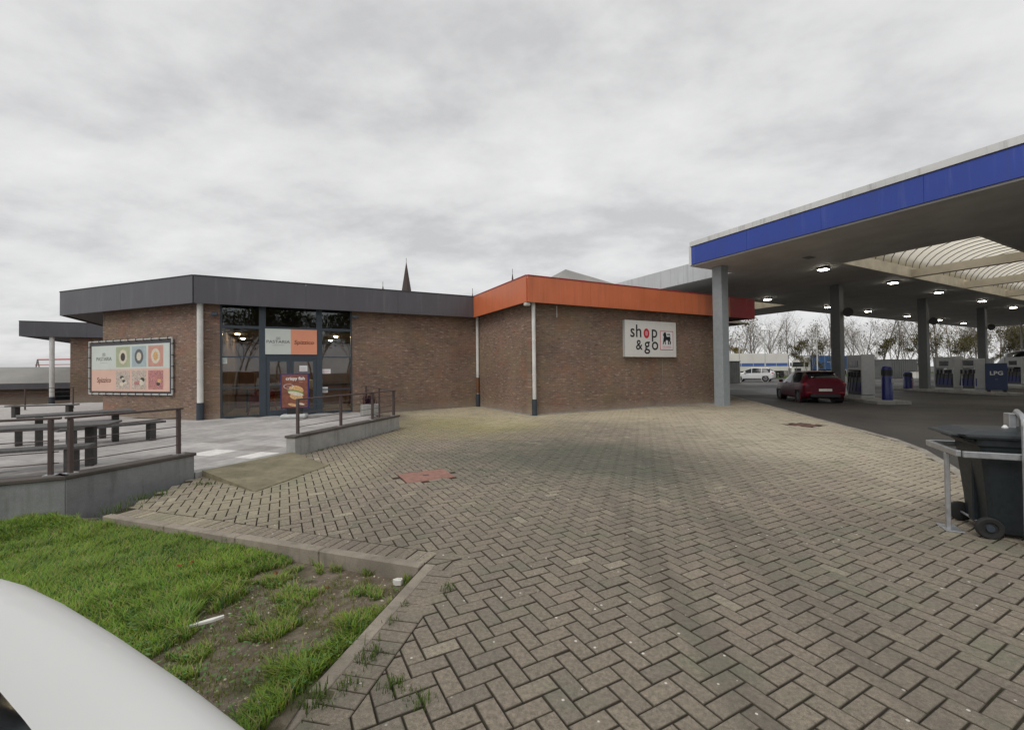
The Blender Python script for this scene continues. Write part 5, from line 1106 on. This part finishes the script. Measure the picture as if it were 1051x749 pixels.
# low shed on the far left
t = thing('low_shed', 'low brick shed with grey sloping roof at the far left edge', 'building', (-40, 28, -.42)); p0 = np.array([-44., 25.5]); M = M_uv(p0, U)
obj('wall', MB().box(0, 14, 0, 5, -.42, .85, M), 'brick_front', t); obj('roof', MB().add([tuple(M @ Vector(q)) for q in ((-.4, -.5, 1.15), (14.4, -.5, 1.15), (14.4, 2.5, 2.35), (-.4, 2.5, 2.35), (14.4, 5.5, 1.15), (-.4, 5.5, 1.15))], [(0, 1, 2, 3), (3, 2, 4, 5), (0, 3, 5), (1, 4, 2), (0, 5, 4, 1)]), 'roof_sheet', t)
obj('fascia', MB().box(-.4, 14.4, -.55, -.502, .75, 1.17, M), 'fascia_dark', t); obj('window', MB().box(12.0, 13.6, -.02, -.002, -.1, .72, M), 'glass_dark', t); obj('downpipe', MB().tube([tuple(M @ Vector((8.6, -.1, -.42))), tuple(M @ Vector((8.6, -.1, .74)))], .05, 8), 'white_pvc', t)
# swing frame
t = thing('swing_frame', 'red and grey swing frame rising behind the low shed', 'swing frame', (-64, 58, -.42)); 
for a in (0, 5.5):
    for s_ in (-1, 1): obj('leg', MB().tube([(-64.2+a+s_*.9, 58, -.42), (-64.2+a, 58, 3.9)], .07, 6), 'far_grey', t)
obj('top_bar', MB().tube([(-64.2, 58, 3.9), (-58.7, 58, 3.9)], .08, 6), 'swing_red', t); obj('lower_bar', MB().tube([(-64.5, 58, 3.2), (-58.4, 58, 3.2)], .05, 6), 'swing_red', t)
# church spires
def spire(label, px, ytop, Dp, half, ybase, towerw):
    d0 = ray(px, ytop); k = Dp/d0[1]; x = d0[0]*k; zt = CAMH+d0[2]*k; zb = CAMH+ray(px, ybase)[2]*Dp/ray(px, ybase)[1]; t = thing('church_spire', label, 'spire', (x, Dp, -.42), group='church spires beyond the roofs')
    mb = MB(); n = 8; mb.add([(x+half*math.cos((k_+.5)*math.pi/4), Dp+half*math.sin((k_+.5)*math.pi/4), zb) for k_ in range(n)]+[(x, Dp, zt)], [(k_, (k_+1) % n, n) for k_ in range(n)]); obj('spire_roof', mb, 'spire', t)
    obj('tower', MB().box(x-towerw, x+towerw, Dp-towerw, Dp+towerw, -.42, zb+.01), 'spire', t); obj('finial', MB().tube([(x, Dp, zt-.5), (x, Dp, zt+1.6)], .12, 5), 'spire', t)
spire('tallest slender church spire above the dark fascia', 417, 268, 230, 2.9, 303, 2.6); spire('short thin spire left of the tallest spire', 393, 292, 230, 1.0, 303, .9); spire('tiny spire tip at the joint of dark and orange fascia', 485, 299, 230, .7, 309, .7); spire('thin spire above the orange side fascia', 526, 279, 230, .75, 290, .7)

# lamp posts
def lamp_post(label, x, y, h, arm=1.2, mat='pole'):
    t = thing('lamp_post', label, 'lamp post', (x, y, -.03)); obj('pole', MB().tube([(x, y, -.03), (x, y, h)], [.09, .05], 8), mat, t); obj('lamp_head', MB().bbox(x-arm/2, x+arm/2, y-.12, y+.12, h, h+.12, .03), mat, t)
lamp_post('pale lamp post between the SUV and the blue lorry', 32.6, 55.2, 6.4); lamp_post('pale lamp post behind the grey fuel pump', 66.5, 78, 8.5); lamp_post('pale lamp post behind the first canopy column', 47, 66, 8.0); lamp_post('pale yellowish lamp post above the dark van', 54.5, 45.8, 9.0); lamp_post('pale lamp post left of the blue lorry cab', 26.8, 50.5, 5.0, .6); lamp_post('pale lamp post at the right of the blue trailer', 58.5, 72, 7.5)

# ------------------------------------------------------------------ trees
def make_tree(seed, H, spread, leafy, leafcol, levels=4, thick=1.0):
    rnd = random.Random(seed); tr = MB(); br = MB(); lv, lfc, lcol = [], [], []
    def grow(p, d, ln, r, lev):
        n = 4 if lev == 0 else 3; pts = [p]; q = Vector(p); dd = Vector(d)
        for k in range(n):
            dd = (dd+Vector((rnd.gauss(0, .10), rnd.gauss(0, .10), .05 if lev else .0))).normalized(); q = q+dd*(ln/n); pts.append(q.copy())
        rs = [r*(1-.6*k/n) for k in range(n+1)]
        (tr if lev == 0 else br).tube(pts, rs, 6 if lev == 0 else (4 if lev == 1 else 3), cap=False)
        if lev >= levels:
            if leafy and rnd.random() < leafy:
                for _ in range(3):
                    c = pts[rnd.randint(1, n)]+Vector((rnd.gauss(0, .18), rnd.gauss(0, .18), rnd.gauss(0, .18))); s = rnd.uniform(.09, .2); a = Vector((rnd.gauss(0, 1), rnd.gauss(0, 1), rnd.gauss(0, 1))).normalized(); b = a.orthogonal().normalized(); o = len(lv)
                    lv.extend([tuple(c-a*s), tuple(c+b*s*.6), tuple(c+a*s), tuple(c-b*s*.6)]); lfc.append((o, o+1, o+2, o+3)); g_ = rnd.uniform(.6, 1.25); lcol.extend([(*[x*g_ for x in leafcol], 1)]*4)
            return
        kids = {0: 9, 1: 5, 2: 4, 3: 3}[lev]
        for k in range(kids):
            f = (.28+.72*(k+.5)/kids) if lev == 0 else (.25+.75*(k+rnd.random())/kids); i = min(int(f*n), n-1); base = pts[i]+(pts[i+1]-pts[i])*(f*n-i)
            az = rnd.random()*6.283+k*2.4; up = rnd.uniform(.55, 1.1) if lev == 0 else rnd.uniform(.2, .8); side = Vector((math.cos(az), math.sin(az), up)).normalized()
            nd = (dd*.35+side*(1.0 if lev else .9*spread+.2)).normalized(); grow(base, nd, ln*(rnd.uniform(.34, .52) if lev == 0 else rnd.uniform(.42, .62))*(1.15-.5*f if lev == 0 else 1), r*(1-.55*f)*(.5 if lev == 0 else .58), lev+1)
    grow(Vector((0, 0, 0)), Vector((0, 0, 1)), H, H*.0125*thick, 0)
    return tr, br, (lv, lfc, lcol)
protos = []
for sd_, H_, sp_, lf_, col_, lev in ((1, 11, .4, 0, None, 4), (2, 12, .38, .06, (.16, .11, .045), 4), (3, 10, .6, .22, (.22, .165, .045), 4), (4, 11.5, .42, .03, (.14, .10, .05), 4), (5, 8, .9, .95, (.11, .095, .032), 4), (6, 7, 1.0, 1.0, (.27, .20, .035), 4)):
    tr, br, (lv, lfc, lcol) = make_tree(sd_, H_, sp_, lf_, col_, lev)
    t = thing('bare_tree' if lf_ < .3 else 'autumn_tree', 'tree', 'tree'); obj('trunk', tr, 'bark', t, ws=False, smooth=True); cr_ = obj('crown', br, 'bark', t, ws=False)
    if lv:
        lm = MB(); lm.v, lm.f, lm.c = lv, lfc, lcol; obj('leaves', lm, 'leaf', cr_, ws=False)
    protos.append(t)
used = [False]*len(protos)
TLAB = ['leafless grey tree behind the forecourt', 'tree with a few brown leaves behind the forecourt', 'bare tree with patches of yellow leaves', 'tall upright bare tree behind the forecourt', 'bushy brown green tree behind the forecourt', 'yellow leaved tree behind the white trailer']
def place_tree(k, x, y, s, label=None, group='row of trees behind the forecourt'):
    o = protos[k] if not used[k] else copy_tree(protos[k]); used[k] = True
    M = Matrix.Translation((x, y, -.1)) @ Matrix.Rotation(random.random()*6.28, 4, 'Z') @ Matrix.Scale(s, 4); o.matrix_basis = M
    a = x/y if y > 0 else 0
    where = [w for lim, w in ((.60, 'above the white trailer'), (.66, 'between trailer and blue lorry'), (.735, 'above the blue lorry'), (.80, 'right of the first dark column'), (.88, 'above the fuel pump island'), (.95, 'left of the second dark column'), (1.02, 'right of the second dark column'), (1.09, 'left of the third dark column'), (1.2, 'right of the third dark column'), (99, 'at the far right beyond the van')) if a < lim][0]
    tag(o, (label or TLAB[k])+(', '+where if group.startswith('row') else ''), 'tree', group); return o
rt = random.Random(11)
for i in range(84):
    a = .50+(1.42-.50)*(i+rt.uniform(-.4, .4))/84; y = rt.uniform(84, 104); x = a*y; k = rt.choice((0, 1, 3, 0, 1, 3, 2)); 
    if a > 1.0: k = rt.choice((0, 1, 2, 3, 4, 4))
    place_tree(k, x, y, rt.uniform(.7, 1.05)*(1.0+.3*max(0, a-.75)))
for a, y, s in ((.535, 92, .72),): place_tree(5, a*y, y, s, 'yellow leaved tree above the white trailer', 'yellow tree')
for a in (.66, .70, .86, .92, .97, 1.03, 1.08, 1.13, 1.17, 1.22, 1.27): y = rt.uniform(76, 84); place_tree(4, a*y, y, rt.uniform(.5, .95), 'low bushy tree before the bare tree row')
for i in range(26): a = .51+.88*(i+rt.uniform(-.4, .4))/26; y = rt.uniform(78, 83); place_tree(4 if i % 4 else 5, a*y, y, rt.uniform(.26, .42), 'low autumn bush in the hedge line')
for i in range(22):       # seen only as dark reflections in the entrance glass
    x = 4+i*2.5; y = -44+i*1.0-4*(i % 2); place_tree(4, x, y, 1.25+.2*rt.random(), 'dark bushy tree across the car park behind the viewer', 'trees mirrored in the entrance glass')

# ================================================================== WHEELED BIN IN ITS RACK
bc = np.array([4.84, 4.25]); ba = R(26)      # local x: away from the wheels, local y: along the axle
bt = thing('wheeled_bin', 'dark two wheeled rubbish bin with lid at the right edge', 'bin', (*bc, 0), -ba); 
def rect_loft(levels):
    mb = MB(); n = 4
    for k, (x0, x1, y0, y1, z) in enumerate(levels):
        r = .03; mb.v += [(x0+r, y0, z), (x1-r, y0, z), (x1, y0+r, z), (x1, y1-r, z), (x1-r, y1, z), (x0+r, y1, z), (x0, y1-r, z), (x0, y0+r, z)]
    m = 8
    for k in range(len(levels)-1):
        for i in range(m): j = (i+1) % m; mb.f.append((k*m+i, k*m+j, (k+1)*m+j, (k+1)*m+i))
    mb.f.append(tuple(range(m))[::-1]); mb.f.append(tuple((len(levels)-1)*m+i for i in range(m))); return mb
obj('body', rect_loft([(-.18, .30, -.235, .235, .05), (-.20, .31, -.24, .24, .09), (-.21, .33, -.25, .25, .30), (-.26, .36, -.275, .275, .86), (-.285, .375, -.29, .29, .88), (-.285, .375, -.29, .29, .94)]), 'bin_plastic', bt, ws=False)
obj('lid', rect_loft([(-.36, .41, -.31, .31, .945), (-.40, .42, -.315, .315, .965), (-.42, .42, -.31, .31, .985), (-.30, .36, -.25, .25, 1.02), (-.1, .2, -.16, .16, 1.03)]), 'bin_lid', bt, ws=False)
obj('lid_lip', MB().bbox(-.47, -.33, -.27, .27, .955, .985, .012), 'bin_lid', bt, ws=False)
obj('handle', MB().tube([(-.30, -.24, .92), (-.36, -.24, .93), (-.37, 0, .93), (-.36, .24, .93), (-.30, .24, .92)], .016, 8), 'bin_plastic', bt, ws=False)
obj('rib', MB().bbox(-.245, -.19, -.05, .05, .1, .84, .01), 'bin_plastic', bt, ws=False)
obj('axle', MB().tube([(-.22, -.30, .10), (-.22, .30, .10)], .012, 8), 'galv', bt, ws=False)
for s_ in (-1, 1):
    M = Matrix.Translation((-.22, s_*.30, .10)) @ Matrix.Rotation(R(-90)*s_, 4, 'X'); w = obj('wheel', MB().lathe([(.03, -.05), (.085, -.05), (.10, -.04), (.10, -.005), (.09, .005), (.06, .0), (.055, -.012), (.03, -.012)], 26, M), 'rubber', bt, ws=False, smooth='auto'); obj('hub', MB().lathe([(.035, -.012), (.03, .006)], 14, M), 'boot_dark', w, ws=False)
for s_ in (-1, 1): obj('bottle_on_lid' if 0 else 'lid_hinge', MB().bbox(-.33, -.28, s_*.17-.03, s_*.17+.03, .90, .944, .006), 'bin_plastic', bt, ws=False)
rk = thing('bin_rack', 'galvanised steel rack holding the wheeled bin', 'bin rack', (*bc, 0), -ba)
zb_ = .80
obj('band', MB().bbox(-.46, -.42, -.33, .36, zb_-.03, zb_+.03, .006).bbox(-.42, .44, -.375, -.335, zb_-.03, zb_+.03, .006).bbox(-.42, .44, .362, .40, zb_-.03, zb_+.03, .006), 'galv', rk, ws=False)
for x, y in ((-.45, .32), (-.05, -.40)): pass
obj('leg', MB().bbox(-.466, -.43, -.12, -.08, 0, zb_-.031, .005), 'galv', rk, ws=False)
obj('post', MB().tube([(-.02, -.405, 0), (-.02, -.405, 1.08), (-.015, -.39, 1.14), (.0, -.33, 1.17), (.25, .33, 1.17), (.27, .40, 1.14), (.28, .43, 1.08), (.28, .43, 0)], .024, 10), 'galv', rk, ws=False, smooth='auto')
obj('flat_stay', MB().bbox(.06, .11, .02, .12, .0, 1.17, .005), 'galv', rk, ws=False)
obj('foot_plate', MB().bbox(-.50, -.36, -.2, .04, .001, .012, .003), 'galv', rk, ws=False)
cp_ = Matrix.Translation((*bc, 0)) @ Matrix.Rotation(-ba, 4, 'Z') @ Vector((.0, -.05, 1.031)); tag(obj('bottle_cap', MB().lathe([(.022, 0), (.024, .012), (.014, .02), (.01, .03)], 10, Matrix.Translation(cp_)), 'pale_white'), 'small white cap lying on the bin lid', 'cap')

# ================================================================== WHITE VAN AT THE LEFT
nose_c = np.array([-1.165, 1.35]); fv = car('parked_van', 'white van with its bonnet corner at the lower left of the view', 'van', (*nose_c, -.12), -R(28.4), FV, [(-3.9, -2.6), (-2.5, -1.0)], [(-1.5, -.335)], (-.75, -3.9), .33, 'paint_white', n=170)
for s_ in (-1, 1): lamp_box(fv, 'headlight', min(s_*.5, s_*.86), max(s_*.5, s_*.86), -.22, -.02, .62, .80, 'lamp_clear', .03)
lamp_box(fv, 'front_bumper', -.75, .75, -.1, .05, .36, .5, 'plastic_black', .02)
tag(obj('parking_pad', MB().prism([(-5.5, -5.5), (1.2, -5.5), (-.3, .5), (-1.6, 1.15), (-3.2, .4)], -.3, -.115), 'asphalt'), kind='structure')
